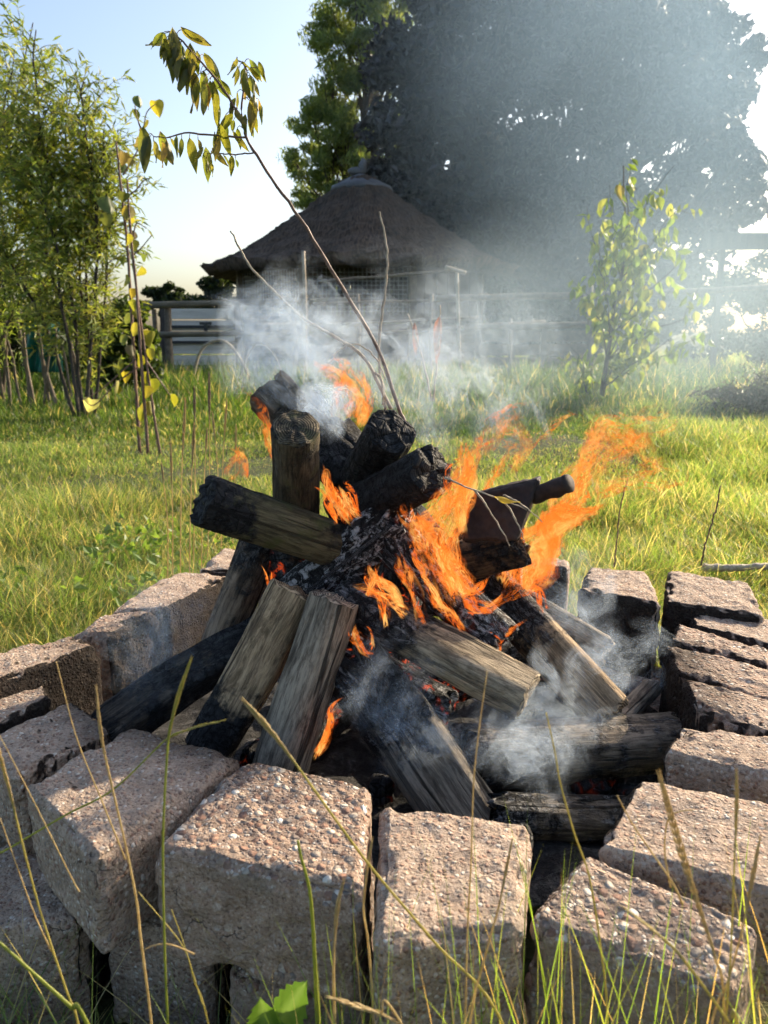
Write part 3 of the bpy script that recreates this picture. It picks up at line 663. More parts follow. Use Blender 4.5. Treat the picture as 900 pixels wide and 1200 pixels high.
flame('orange flame curling above the very top of the pile', 1.62,
      [[(418, 510, 26), (420, 475, 34), (408, 448, 26), (385, 432, 18), (366, 440, 8)], [(420, 505, 20), (428, 480, 18), (412, 455, 22), (398, 430, 14), (380, 425, 6)],
       [(395, 510, 20), (390, 480, 24), (402, 455, 18), (410, 432, 9)], [(425, 500, 14), (432, 470, 12), (420, 440, 14), (400, 428, 6)]], .75, 1, 1.3)
flame('thin flame rising at the left beside the splintered log', 1.56,
      [[(325, 545, 22), (318, 515, 24), (310, 490, 22), (302, 470, 14), (284, 458, 5)], [(318, 530, 14), (305, 500, 12), (296, 480, 7)]], .7, 1, 1.1)
flame('small pale flame floating leftmost of all above the mossy log', 1.45,
      [[(286, 562, 18), (282, 545, 30), (272, 532, 14), (264, 515, 5)], [(262, 560, 14), (272, 545, 18), (288, 532, 16), (293, 520, 5)]], .62, 1, 1.1)
flame('bright flame licking up between the charred top logs', 1.24,
      [[(412, 616, 22), (400, 598, 30), (388, 575, 22), (378, 556, 12), (373, 540, 4)], [(424, 610, 16), (408, 590, 18), (402, 575, 8), (398, 562, 3)], [(398, 612, 14), (380, 590, 13), (372, 572, 4)]], 1.1, 1, .8)
flame('tall orange flame at the centre right of the pile', 1.24,
      [[(548, 712, 40), (520, 670, 54), (500, 630, 44), (482, 605, 26), (476, 580, 8)], [(535, 690, 44), (520, 640, 50), (535, 600, 40), (545, 560, 30), (552, 512, 10)],
       [(505, 660, 36), (500, 620, 36), (525, 585, 32), (548, 548, 28), (566, 520, 8)], [(540, 640, 30), (540, 605, 26), (552, 570, 24), (545, 530, 18), (543, 500, 6)],
       [(556, 700, 24), (535, 665, 26), (520, 640, 20), (505, 605, 16), (495, 585, 5)]], .9, 1, 1.0, 9)
flame('bright yellow-orange flame streaming right behind the board', 1.42,
      [[(575, 712, 40), (612, 682, 64), (640, 640, 58), (655, 600, 46), (682, 560, 36), (705, 540, 12)], [(600, 700, 40), (630, 660, 56), (650, 625, 40), (690, 600, 26), (712, 570, 8)],
       [(620, 690, 40), (640, 650, 44), (645, 610, 40), (680, 575, 34), (690, 530, 26), (700, 500, 8)], [(590, 690, 30), (600, 670, 36), (622, 640, 32), (650, 610, 24), (664, 585, 8)],
       [(610, 640, 34), (630, 625, 36), (665, 610, 26), (700, 615, 9)]], .85, 1, 1.3, 11)
flame('faint ragged flame blown far to the right over the lawn', 1.56,
      [[(655, 600, 36), (690, 560, 56), (715, 540, 50), (745, 520, 36), (790, 505, 10)], [(670, 580, 30), (690, 535, 44), (720, 510, 40), (770, 540, 24), (800, 520, 6)],
       [(680, 560, 24), (700, 520, 40), (730, 525, 34), (765, 500, 26), (800, 470, 6)], [(690, 570, 20), (730, 560, 26), (775, 545, 18), (800, 535, 5)]], .42, 2, 2.0, 13)
flame('wispy faint flames drifting above the scorched board', 1.6,
      [[(600, 560, 20), (612, 530, 26), (605, 505, 20), (585, 492, 12), (560, 500, 4)], [(615, 545, 14), (640, 510, 16), (660, 495, 10), (690, 500, 4)], [(560, 540, 24), (575, 515, 28), (600, 490, 16), (640, 486, 5)]], .4, 2, 1.8)
flame('low rolling flame curling over the black cracked log', 1.16,
      [[(540, 690, 18), (552, 708, 26), (572, 712, 24), (588, 702, 10), (591, 692, 3)], [(530, 660, 16), (545, 690, 24), (560, 690, 18), (570, 672, 5)], [(520, 655, 14), (528, 685, 18), (540, 700, 10)]], 1.1, 1, .7, 4)
flame('thin flame flickering low down over the long slanting log', 1.24,
      [[(566, 742, 8), (585, 748, 12), (600, 738, 10), (622, 722, 4)], [(588, 760, 8), (580, 745, 11), (566, 738, 4)], [(618, 690, 14), (632, 690, 20), (640, 708, 10), (648, 715, 3)]], .95, 1, .7, 4)
flame('red-orange flame glowing in the hollow below the ash-crusted log', 1.17,
      [[(480, 722, 26), (462, 705, 26), (440, 690, 20), (412, 686, 6)], [(470, 715, 18), (458, 690, 18), (440, 675, 14), (432, 655, 5)], [(430, 700, 12), (437, 685, 14), (440, 668, 5)]], 1.05, 1, .8, 4)
flame('small flame just right of the leaning grey log', 1.16, [[(440, 768, 14), (425, 760, 18), (416, 745, 16), (412, 722, 4)], [(436, 768, 10), (428, 750, 8), (418, 738, 3)]], 1.05, 1, .6, 3)
flame('narrow flame standing at the foot of the leaning grey log', 1.14, [[(366, 888, 14), (380, 872, 18), (386, 850, 18), (392, 828, 16), (414, 812, 5)], [(374, 882, 10), (378, 860, 10), (384, 836, 4)]], 1.1, 1, .6, 3)
flame('tiny flame under the mossy log at left', 1.3, [[(320, 690, 7), (316, 680, 9), (312, 666, 3)], [(316, 690, 6), (314, 676, 6), (310, 664, 2)]], 1.0, 0, .5, 2)

# ------------------------------------------------------------------ leaves and twigs
flame('mesh of flames between the black cracked log and the ash-crusted one', 1.2,
      [[(500, 740, 22), (488, 700, 28), (470, 670, 24), (462, 640, 8)], [(520, 720, 20), (505, 690, 24), (492, 650, 22), (478, 620, 8)], [(455, 735, 18), (448, 705, 20), (436, 680, 14), (428, 662, 4)], [(545, 745, 16), (530, 720, 18), (512, 705, 14), (505, 690, 4)]], .9, 1, .9, 5)
flame('broken flames at the back behind the black log end', 1.46,
      [[(530, 600, 24), (540, 560, 28), (556, 530, 22), (575, 500, 12), (570, 485, 4)], [(560, 600, 20), (575, 565, 20), (590, 540, 14), (610, 520, 5)]], .6, 1, 1.4)
def leaf_shape(kind, seed, col):
    """unit leaf along -Z, base at the origin, length 1"""
    rr = random.Random(seed); m = 9; t = np.linspace(0, 1, m)
    if kind == 'lance': w = .125 * np.sin(np.pi * t ** .8) ** .9 * (1 - .25 * t)
    elif kind == 'heart': w = .52 * np.sqrt(np.clip(np.sin(np.pi * np.clip(t * .93 + .07, 0, 1)), 0, 1)) * (1.15 - .75 * t)
    else: w = .30 * np.sin(np.pi * t ** .75)
    w[-1] = .004
    fold = rr.uniform(.3, .8); curl = rr.uniform(-.5, .5)
    V = []
    for i in range(m):
        for s in (-1, -.5, 0, .5, 1):
            V.append((s * w[i], abs(s) * w[i] * fold + curl * .35 * t[i] ** 2 + .03 * math.sin(7 * t[i] + 2 * s + seed), -t[i]))
    V = np.array(V); i = np.arange(m - 1)[:, None] * 5; j = np.arange(4)
    F = np.stack([i + j, i + j + 1, i + 6 + j, i + 5 + j], -1).reshape(-1, 4)
    mid = np.tile(np.array([0, 0, .35, 0, 0]), m)[:, None]
    c = np.array(col) * (1 + .25 * vnoise(V * 9, seed)[:, None]) * (1 - mid * .3) + mid * np.array((.05, .05, .01))
    return raw_mesh('leaf', V, [F], attrs={'col': np.clip(c, 0, 1)}, mats=[M_LEAF])
GL = [leaf_shape('lance', k, c) for k, c in enumerate([(.13, .15, .03), (.16, .17, .03), (.10, .125, .03), (.24, .18, .04), (.15, .14, .035), (.30, .17, .05)])]
HL = [leaf_shape('heart', 20 + k, c) for k, c in enumerate([(.22, .23, .03), (.13, .16, .03), (.30, .27, .04), (.16, .13, .06), (.10, .13, .04), (.42, .40, .20)])]
def put_leaf(me, A, B, parent, roll, wscale=1.0, name='leaf'):
    A, B = Vector(A), Vector(B); d = B - A; L = d.length
    q = Vector((0, 0, -1)).rotation_difference(d.normalized()) @ Quaternion((0, 0, 1), roll)
    o = part(name, me, parent); o.matrix_basis = Matrix.LocRotScale(A, q, Vector((L * wscale, L * wscale, L))); return o

def stem_tube(px, Y, r0, r1, m=30, n=7, rough=.15, seed=0, wig=.0016):
    C = crom([P(x, y, Y if not isinstance(Y, (list, tuple)) else Y[i]) for i, (x, y) in enumerate(px)], m)
    C = C + wig * np.stack([fbm(np.stack([np.arange(m) * .7, 0 * np.arange(m) + k, 0 * np.arange(m) + seed], -1), 2, seed + k) for k in range(3)], -1)
    return tube(C, np.linspace(r0, r1, m), n, rough, seed)

def drooping_branch():
    Yb = 1.66; root = empty('cut_branch', P(466, 478, 1.62), 'long leaning branch with wilting drooping green leaves at its tip, stuck in the fire', 'branch')
    V, F = stem_tube([(478, 505), (465, 473), (443, 410), (405, 343), (362, 272), (322, 214), (291, 165), (283, 141), (262, 105), (230, 66), (206, 42)], Yb, .0042, .0016, 60, 8, .2, 3)
    st = part('stem', raw_mesh('stem', V, F, mats=[M_TWIG]), root)
    for px, r in [([(289, 161), (250, 158), (218, 156), (197, 162), (180, 160)], .0022), ([(297, 179), (268, 181), (245, 180)], .0016), ([(284, 150), (284, 115), (289, 85), (282, 73), (273, 73)], .0022)]:
        V, F = stem_tube(px, Yb, r, .001, 20, 6, .15, 5); part('side_shoot', raw_mesh('side_shoot', V, F, mats=[M_TWIG]), root)
    LV = [(213, 86, 142, 195), (215, 95, 180, 240), (225, 120, 215, 290), (240, 150, 235, 300), (268, 125, 270, 370), (270, 180, 320, 280), (300, 140, 325, 225), (320, 75, 425, 155), (350, 230, 295, 380), (340, 300, 330, 450), (370, 250, 385, 365), (400, 250, 410, 350), (385, 370, 410, 555), (440, 220, 520, 325), (435, 340, 430, 480), (460, 390, 470, 545), (480, 370, 505, 500), (495, 450, 505, 640), (530, 360, 600, 480), (575, 570, 505, 680), (640, 235, 595, 350), (650, 300, 625, 410), (680, 300, 685, 400), (710, 245, 775, 380), (770, 300, 805, 385), (715, 340, 740, 460), (740, 440, 750, 560), (765, 480, 770, 580), (715, 490, 740, 680), (640, 440, 630, 530), (640, 540, 660, 620), (600, 520, 605, 600), (620, 600, 610, 680), (575, 620, 565, 740), (640, 650, 660, 780), (700, 600, 730, 720), (510, 680, 500, 800), (530, 690, 510, 850), (120, 690, 95, 870), (130, 700, 125, 840), (150, 720, 180, 860), (190, 670, 215, 870), (225, 720, 255, 885), (250, 710, 295, 800), (315, 710, 300, 820), (360, 705, 400, 915), (410, 715, 440, 820), (440, 800, 460, 915), (460, 820, 470, 910), (485, 850, 505, 935), (490, 790, 525, 845), (560, 810, 595, 885), (610, 830, 605, 900), (630, 830, 640, 895), (440, 380, 445, 520), (425, 320, 470, 440), (290, 130, 265, 260), (310, 160, 330, 240), (690, 290, 745, 330), (735, 360, 765, 470)]
    lines = np.concatenate([crom([(466 - 8, 475), (405, 343), (362, 272), (322, 214), (291, 165), (283, 141), (262, 105), (230, 66), (206, 42)], 80), crom([(289, 161), (250, 158), (218, 156), (197, 162), (180, 160)], 30), crom([(297, 179), (268, 181), (245, 180)], 20), crom([(284, 150), (284, 115), (289, 85), (282, 73), (273, 73)], 30)])
    for k, (a, b, c, d) in enumerate(LV):
        pa = (150 + a / 5, 20 + b / 5); pb = (150 + c / 5, 20 + d / 5); y0 = Yb + R.gauss(0, .012)
        A = P(*pa, y0); B = P(*pb, y0 + R.gauss(0, .01)); q = lines[np.argmin(((lines - np.array(pa)) ** 2).sum(1))]
        put_leaf(GL[R.choice((0, 0, 1, 1, 2, 2, 4, 4, 0, 3) if k not in (5, 10) else (5,))], A, B, root, R.uniform(-.9, .9), R.uniform(1.1, 1.5))
        if k % 2 == 0 or k < 36:
            put_leaf(GL[R.choice((0, 1, 2, 2, 3, 4) if k % 7 == 0 else (0, 1, 2, 2, 4))], A + Vector((R.gauss(0, .006), R.gauss(0, .01), R.gauss(0, .01))), B + Vector((R.gauss(0, .009), R.gauss(0, .01), R.gauss(-.006, .01))), root, R.uniform(-1, 1), R.uniform(1.1, 1.5))
        Q = np.array(P(q[0], q[1], Yb)); mid = (Q + np.array(A)) / 2 + np.array((0, 0, .004)); C = crom([Q, mid, A], 6)
        V, F = tube(C, .0007, 4); part('leaf_stalk', raw_mesh('leaf_stalk', V, F, mats=[M_TWIG]), root)
drooping_branch()

def twig(px, Y, r0, r1, label, mat=None, name='twig', cat='twig', group='bare twigs', rough=.25, seed=1, m=40):
    V, F = stem_tube(px, Y, r0, r1, m, 7, rough, seed); return solo(name, V, F, [mat or M_DRYTWIG], label, cat, group)
twig([(458, 480), (430, 425), (405, 402), (365, 380), (335, 355), (305, 325), (288, 305), (278, 285), (270, 270)], 1.7, .004, .0016, 'thin bare twig arching up to the left in front of the hut roof', seed=2)
twig([(452, 480), (444, 420), (446, 380), (452, 340), (454, 300), (450, 268), (444, 248)], 1.72, .0036, .0016, 'upright bare twig crossing the leafy branch in front of the hut', seed=3)
twig([(385, 428), (398, 410), (420, 404), (440, 420), (452, 445)], 1.7, .0022, .0014, 'short hooked twig at the top of the pile among smoke', seed=4)
twig([(440, 436), (447, 447), (449, 475)], 1.66, .003, .002, 'stubby curled twig just below the crossing twigs', seed=5)
twig([(824, 665), (860, 665.5), (905, 664), (985, 668)], 2.6, .013, .011, 'straight pale stick lying behind the far right block', name='stick', cat='stick', group=None, seed=6)
twig([(226, 452), (230, 425), (240, 405), (258, 399), (274, 409), (291, 440), (294, 455)], 11.5, .022, .018, 'arched brown cane in front of the pale boards', name='arched_cane', cat='cane', group='arched canes by the fence', seed=7)
twig([(282, 455), (287, 425), (298, 406), (312, 406), (326, 425), (332, 452)], 11.5, .016, .012, 'smaller pale arched cane just right of the brown one', name='arched_cane', cat='cane', group='arched canes by the fence', seed=8)
twig([(845, 570), (838, 600), (826, 640), (822, 662)], 2.4, .0022, .003, 'dark dead weed stem in the lawn at right', M_TWIG, 'weed_stem', 'weed', 'dead weed stems', seed=9)
twig([(736, 560), (728, 590), (722, 640), (720, 664)], 2.3, .0016, .0024, 'thin dead weed stem between the back blocks', M_TWIG, 'weed_stem', 'weed', 'dead weed stems', seed=10)
for px, lab in [([(478, 368), (486, 392), (492, 410), (500, 440), (506, 470)], 'dry stem with a curled reddish leaf, nearer the crossing twigs'), ([(516, 358), (515, 385), (513, 420), (508, 470)], 'dry stem with a curled reddish leaf, further right in the smoke')]:
    root = empty('leafy_twig', P(px[-1][0], px[-1][1], 2.1), lab, 'dry plant', 'dry stems behind the fire')
    V, F = stem_tube(px, 2.1, .0016, .0026, 24, 6, .2, 3); part('stem', raw_mesh('stem', V, F, mats=[M_DRYTWIG]), root)
    me = leaf_shape('lance', R.randint(1, 99), (.3, .1, .05)); me.materials[0] = M_DRYLEAF
    put_leaf(me, P(px[1][0], px[1][1] - 14, 2.1), P(px[2][0] - 2, px[2][1] + 6, 2.09), root, .4, 1.0)

# the thin singed sprig hanging over the board
root = empty('singed_sprig', P(520, 560, 1.2), 'singed sprig with a yellow leaf bending over the scorched board', 'sprig')
for px in ([(522, 560), (550, 572), (590, 586), (618, 598)], [(556, 574), (575, 600), (598, 640)], [(590, 586), (605, 610), (614, 632)], [(590, 580), (610, 590), (636, 612)]):
    V, F = stem_tube(px, 1.2, .0016, .0009, 16, 6, .2, 4); part('stem', raw_mesh('stem', V, F, mats=[M_DRYTWIG]), root)
put_leaf(leaf_shape('lance', 7, (.55, .45, .06)), P(580, 582, 1.19), P(608, 591, 1.19), root, .9, 1.2)

def leaf_cloud(C, size, cols, elong=1.0, droop=0.0):
    """one small bent leaf (two triangles) at every point"""
    n = len(C); d = rng.normal(0, 1, (n, 3)); d[:, 2] -= droop; d /= np.linalg.norm(d, axis=1)[:, None]
    s = np.cross(d, rng.normal(0, 1, (n, 3))); s /= np.linalg.norm(s, axis=1)[:, None]
    L = (size * rng.uniform(.6, 1.4, n))[:, None]; W = L * .5 / elong
    nrm = np.cross(d, s); V = np.stack([C - d * L * .5, C + s * W * .5 + nrm * W * .2, C + d * L * .5, C - s * W * .5 + nrm * W * .2], 1).reshape(-1, 3)
    o = np.arange(n)[:, None] * 4; F = np.concatenate([np.concatenate([o, o + 1, o + 2], 1), np.concatenate([o, o + 2, o + 3], 1)])
    return V, F, np.repeat(cols, 4, 0)

def pick(cols, n, var=.25):
    return np.array(cols)[rng.integers(0, len(cols), n)] * rng.uniform(1 - var, 1 + var, (n, 1))

# ------------------------------------------------------------------ grass
def blades(n, xy, h, w, lean, col, segs=3, z0=None, curl=.5):
    """n tapered blades as one numpy mesh"""
    az = rng.uniform(0, 2 * np.pi, n); d = np.stack([np.cos(az), np.sin(az), 0 * az], -1); face = rng.uniform(0, 2 * np.pi, n)
    sd = np.stack([np.cos(face), np.sin(face), 0 * az], -1)
    t = np.linspace(0, 1, segs + 1); z0 = np.zeros(n) if z0 is None else z0
    V = np.zeros((n, 2 * segs + 1, 3))
    for i, q in enumerate(t):
        c = np.concatenate([xy, z0[:, None]], 1) + d * (lean * h * q ** (1 + curl))[:, None]; c[:, 2] += h * q * (1 - .35 * lean * q)
        if i < segs:
            ww = w * (1 - q ** 1.6) * .5 + w * .06; V[:, 2 * i] = c - sd * ww[:, None]; V[:, 2 * i + 1] = c + sd * ww[:, None]
        else: V[:, 2 * segs] = c
    k = 2 * segs + 1; o = np.arange(n)[:, None] * k
    F4 = [np.concatenate([o + 2 * i, o + 2 * i + 1, o + 2 * i + 3, o + 2 * i + 2], 1) for i in range(segs - 1)]
    F3 = np.concatenate([o + 2 * segs - 2, o + 2 * segs - 1, o + 2 * segs], 1)
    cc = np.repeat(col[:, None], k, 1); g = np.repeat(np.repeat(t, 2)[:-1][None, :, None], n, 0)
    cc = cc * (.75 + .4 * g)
    return V.reshape(-1, 3), (np.concatenate(F4) if F4 else np.zeros((0, 4), int)), F3, cc.reshape(-1, 3)

def grass_obj(name, sets, label=None):
    V, A, B, C, n = [], [], [], [], 0
    for v, f4, f3, c in sets:
        V.append(v); A.append(f4 + n); B.append(f3 + n); C.append(c); n += len(v)
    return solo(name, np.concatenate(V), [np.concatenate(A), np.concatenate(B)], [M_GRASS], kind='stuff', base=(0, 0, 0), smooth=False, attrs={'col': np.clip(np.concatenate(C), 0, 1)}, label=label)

def palette(n, greens, dry, pdry, xy=None):
    g = np.array(greens)[rng.integers(0, len(greens), n)] * rng.uniform(.7, 1.3, (n, 1))
    dmask = rng.random(n) < pdry
    g[dmask] = np.array(dry)[rng.integers(0, len(dry), dmask.sum())] * rng.uniform(.8, 1.15, (dmask.sum(), 1))
    if xy is not None:
        k = fbm(np.stack([xy[:, 0] * 1.1, xy[:, 1] * 1.1, 0 * xy[:, 0]], -1), 2, 4)[:, None]; g = g * (1 + .22 * k)
    return g
GREENS = [(.11, .17, .042), (.145, .20, .055), (.09, .15, .042), (.18, .22, .075), (.135, .17, .055)]
DRY = [(.40, .34, .17), (.34, .27, .13), (.46, .40, .22)]

def field(n, y0, y1, hfun, wfun, lean=(.2, .7), pdry=.15, segs=3, spread=.60, power=1.0, greens=GREENS, keep=None):
    u = rng.random(n); y = (y0 ** (1 - power + 1e-6) + u * (y1 ** (1 - power + 1e-6) - y0 ** (1 - power + 1e-6))) ** (1 / (1 - power + 1e-6)) if power != 0 else y0 + u * (y1 - y0)
    x = rng.uniform(-1, 1, n) * (spread * y + .45); xy = np.stack([x, y], -1)
    k = ring_d(x, y) > 1.5
    if keep is not None: k &= keep(x, y)
    xy = xy[k]; n = len(xy); pn = fbm(np.stack([xy[:, 0] * 2.2, xy[:, 1] * 2.2, 0 * xy[:, 0]], -1), 3, 8)
    h = hfun(xy) * rng.uniform(.55, 1.25, n) * (1 + .45 * pn); w = wfun(xy) * rng.uniform(.7, 1.3, n)
    return blades(n, xy, h, w, rng.uniform(*lean, n), palette(n, greens, DRY, pdry, xy), segs)

tall = lambda y: np.clip((y - 6.6) / 4.0, 0, 1) ** 1.3
mown = lambda xy: (xy[:, 0] < 1.2 + .1 * xy[:, 1]) & (xy[:, 1] > 3.3) & (xy[:, 1] < 7.6)
def near_h(xy): return np.where(xy[:, 0] > 0, .13, .11) + .015 * xy[:, 1]
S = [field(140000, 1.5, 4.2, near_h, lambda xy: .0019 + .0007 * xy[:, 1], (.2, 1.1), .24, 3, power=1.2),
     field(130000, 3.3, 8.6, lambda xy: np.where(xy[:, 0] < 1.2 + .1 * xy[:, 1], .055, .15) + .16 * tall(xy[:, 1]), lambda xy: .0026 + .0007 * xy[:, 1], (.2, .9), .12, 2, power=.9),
     field(75000, 6.6, 14.5, lambda xy: .07 + .30 * tall(xy[:, 1]), lambda xy: .004 + .0009 * xy[:, 1], (.15, .7), .10, 3, greens=[(.055, .10, .018), (.075, .125, .022), (.045, .08, .016)], power=.6),  # tall grass towards the fence: its shade is put into darker greens
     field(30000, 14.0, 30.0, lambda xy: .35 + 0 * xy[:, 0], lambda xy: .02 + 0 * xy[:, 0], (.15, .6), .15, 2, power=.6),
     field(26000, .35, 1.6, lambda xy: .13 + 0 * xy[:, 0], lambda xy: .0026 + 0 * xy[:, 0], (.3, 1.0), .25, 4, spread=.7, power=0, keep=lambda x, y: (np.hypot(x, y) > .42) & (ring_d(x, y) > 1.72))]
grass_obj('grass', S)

def ground_weeds():
    n = 700; x = rng.uniform(-1.9, -.55, n); y = rng.uniform(1.7, 3.4, n); c = vnoise(np.stack([x * 3, y * 3, 0 * x], -1), 5); k = (c > .22) & (ring_d(x, y) > 1.75); x, y = x[k], y[k]
    pts = np.repeat(np.stack([x, y, rng.uniform(.05, .16, len(x))], -1), 4, 0); pts = pts + rng.normal(0, .025, pts.shape)
    V, F, c = leaf_cloud(pts, .034, pick([(.10, .17, .035), (.13, .20, .045)], len(pts)), .8, .3)
    solo('ground_weeds', V, [F], [M_LEAF], kind='stuff', base=(0, 0, 0), smooth=False, attrs={'col': c})
ground_weeds()

# dense rough grass standing just in front of the blocks
def front_grass():
    sets = []
    n = 360; x = rng.uniform(-.05, .50, n) ** 1; y = rng.uniform(.50, .63, n) + .02 * rng.random(n)
    sets.append(blades(n, np.stack([x, y], -1), rng.uniform(.30, .50, n) * (1 - .15 * (x < .05)), rng.uniform(.0010, .0026, n), rng.uniform(.05, .4, n), palette(n, [(.13, .19, .03), (.10, .16, .03), (.17, .2, .04)], [(.40, .27, .12), (.45, .35, .18)], .24), 6))
    n = 170; x = rng.uniform(-.48, .0, n); y = rng.uniform(.52, .74, n)
    sets.append(blades(n, np.stack([x, y], -1), rng.uniform(.16, .36, n), rng.uniform(.0012, .0024, n), rng.uniform(.2, .8, n), palette(n, GREENS, DRY, .3), 6))
    grass_obj('tall_grass', sets)
front_grass()

def ear(C, r, seed):
    """a slender seed head: overlapping spikelets along a stem"""
    mb = MB(); C = crom(C, 26); T, S_, D = frames(C); rr = random.Random(seed)
    for i in range(len(C)):
        for s in (-1, 1):
            a = rr.uniform(-.6, .6) + (0 if s > 0 else math.pi); o = S_[i] * math.cos(a) + D[i] * math.sin(a)
            k = 1 - abs(i / (len(C) - 1) - .45) * 1.2
            p0 = C[i]; p1 = C[i] + o * r * k - T[i] * r * 1.6; p2 = C[i] + o * r * 1.3 * k - T[i] * r * 4.5
            mb.tube(crom([p0, p1, p2], 5), np.array([.3, .8, .9, .6, .05]) * r * .75 * max(k, .3), 5)
    return mb
M_STRAW = simple_mat('straw', (.48, .35, .15), (.68, .54, .28), 120, .6, .0004, transl=.5)
M_GSTALK = simple_mat('green stalk', (.26, .30, .045), (.36, .38, .07), 120, .5, .0004, transl=.5)
M_YSTALK = simple_mat('yellowing stalk', (.42, .37, .09), (.58, .48, .16), 120, .5, .0004, transl=.5)
STK = 'grass stalks in front of the ring'
def stalk(px, Y, r, label, mat, head=None, hr=.0022, seed=0, ground=True, name='grass_stalk'):
    """px from tip to foot; head = number of leading points that carry the seed head"""
    pts = [np.array(P(x, y, Y)) for x, y in px]
    foot = pts[-1].copy()
    if ground and foot[2] > .02:
        d = pts[-1] - pts[-2]; d = d / (np.linalg.norm(d) + 1e-9); f2 = foot + d * foot[2] * .55; f2[2] = -.005; f2[1] = Y; pts.append(f2); foot = f2
    root = empty(name, foot, label, 'grass stalk', STK)
    C = crom(pts, 40); V, F = tube(C, np.linspace(r * .5, r * 1.05, 40), 6, .1, seed)
    part('stem', raw_mesh('stem', V, F, mats=[mat]), root)
    if head:
        part('seed_head', ear(pts[:head], hr * .66, seed).mesh('seed_head', [M_STRAW if mat is not M_GSTALK else M_YSTALK]), root)
    return root
stalk([(-6, 862), (0, 887), (12, 930), (20, 963), (47, 1067), (80, 1167), (93, 1205)], .64, .0013, 'yellow seeding stalk at the far left edge in front of the large block', M_YSTALK, 4, .0022, 1)
stalk([(-4, 855), (40, 940), (83, 1027), (93, 1045)], .66, .0008, 'thin bare straw crossing the left corner above the seeding stalk', M_STRAW, None, 0, 2, False)
stalk([(0, 958), (18, 1010), (40, 1070), (60, 1115)], .64, .0008, 'short straw just below the seeding stalk at the left edge', M_STRAW, None, 0, 3, False)
stalk([(-20, 1088), (0, 1105), (50, 1150), (83, 1180), (105, 1205)], .62, .0022, 'thick green stalk slanting in at the bottom left corner', M_GSTALK, None, 0, 4)
stalk([(66, 775), (90, 865), (120, 940), (147, 1007)], .68, .0009, 'thin straw left of the brown forked stalk', M_STRAW, None, 0, 5, False)
stalk([(113, 808), (117, 850), (124, 890), (147, 990), (160, 1055), (165, 1100), (178, 1205)], .66, .0015, 'brown forked dry stalk in front of the large left block', M_STRAW, 4, .0018, 6)
stalk([(223, 775), (212, 806), (203, 838), (197, 870), (191, 985), (193, 1110), (197, 1205)], .64, .0013, 'tall upright green stalk with a slim seed head at left', M_GSTALK, 4, .0020, 7)
stalk([(259, 845), (238, 850), (215, 857), (193, 868), (133, 925), (77, 955), (0, 1000), (-40, 1018)], .70, .0011, 'green ear lying sideways across the large left block', M_GSTALK, 4, .0021, 8)
stalk([(289, 825), (305, 843), (326, 868), (350, 900), (430, 1010), (510, 1105), (592, 1205)], .62, .0015, 'long yellow-green stalk with a fat ear slanting across the middle', M_YSTALK, 4, .0028, 9)
stalk([(162, 1045), (213, 1107), (228, 1150), (244, 1200)], .66, .0010, 'bent yellow stalk low in front of the pebbly block', M_YSTALK, None, 0, 10)
stalk([(201, 1066), (215, 1105), (235, 1170), (245, 1205)], .655, .0009, 'thin yellow stalk crossing the bent one', M_YSTALK, None, 0, 11)
stalk([(349, 985), (353, 1005), (363, 1045), (368, 1110), (372, 1205)], .64, .0022, 'broad green blade before the pebbly front block', M_GSTALK, None, 0, 12)
stalk([(402, 1035), (396, 1060), (393, 1090), (391, 1130), (392, 1205)], .63, .0016, 'brown dry stalk with a loose head between the two front blocks', M_STRAW, 4, .0022, 13)
stalk([(436, 985), (430, 1020), (426, 1065), (432, 1110), (438, 1205)], .66, .0014, 'straw stalk rising in the gap beside the smooth pink block', M_STRAW, 3, .0016, 14)
stalk([(391, 1170), (415, 1178), (445, 1188), (472, 1202)], .58, .0012, 'fat pale ear lying low at the bottom edge', M_STRAW, 4, .0030, 15)
stalk([(168, 1114), (180, 1108), (200, 1107), (228, 1118)], .64, .0008, 'curled pale blade beside the bent yellow stalk', M_STRAW, None, 0, 16, False)
stalk([(571, 786), (562, 850), (555, 919), (552, 1011), (548, 1090), (545, 1205)], .62, .0009, 'tall thin straw rising in front of the pit at centre right', M_STRAW, None, 0, 17)
stalk([(640, 835), (650, 880), (657, 919), (673, 976), (691, 1030), (705, 1120), (712, 1205)], .60, .0010, 'pale curved straw leaning over the pit at right', M_YSTALK, None, 0, 18)
stalk([(774, 912), (786, 955), (803, 1013), (820, 1065), (838, 1122), (850, 1205)], .52, .0012, 'golden seeding stalk in front of the broad right block', M_STRAW, 5, .0030, 19)
stalk([(731, 1064), (765, 1090), (799, 1122), (853, 1196), (870, 1225)], .50, .0014, 'yellow slanting ear in front of the white pebble block', M_YSTALK, 3, .0018, 20)
stalk([(863, 905), (863, 950), (861, 1000), (858, 1080), (850, 1205)], .52, .0009, 'upright faint stalk near the right edge', M_YSTALK, 3, .0016, 21)
stalk([(814, 949), (797, 951), (783, 960), (779, 998), (786, 1040)], .60, .0008, 'kinked pale blade above the white pebble block', M_STRAW, None, 0, 22, False)
stalk([(723, 932), (744, 970), (787, 1033), (800, 1060)], .58, .0009, 'short pale straw pointing into the pit at right', M_STRAW, None, 0, 23, False)
stalk([(600, 985), (585, 1060), (566, 1130), (550, 1205)], .60, .0013, 'brown straw leaning right over the smooth pink block', M_STRAW, 2, .0014, 24)
stalk([(890, 985), (872, 1080), (850, 1160), (830, 1215)], .52, .0012, 'tan stalk leaning out at the lower right corner', M_STRAW, 2, .0018, 25)

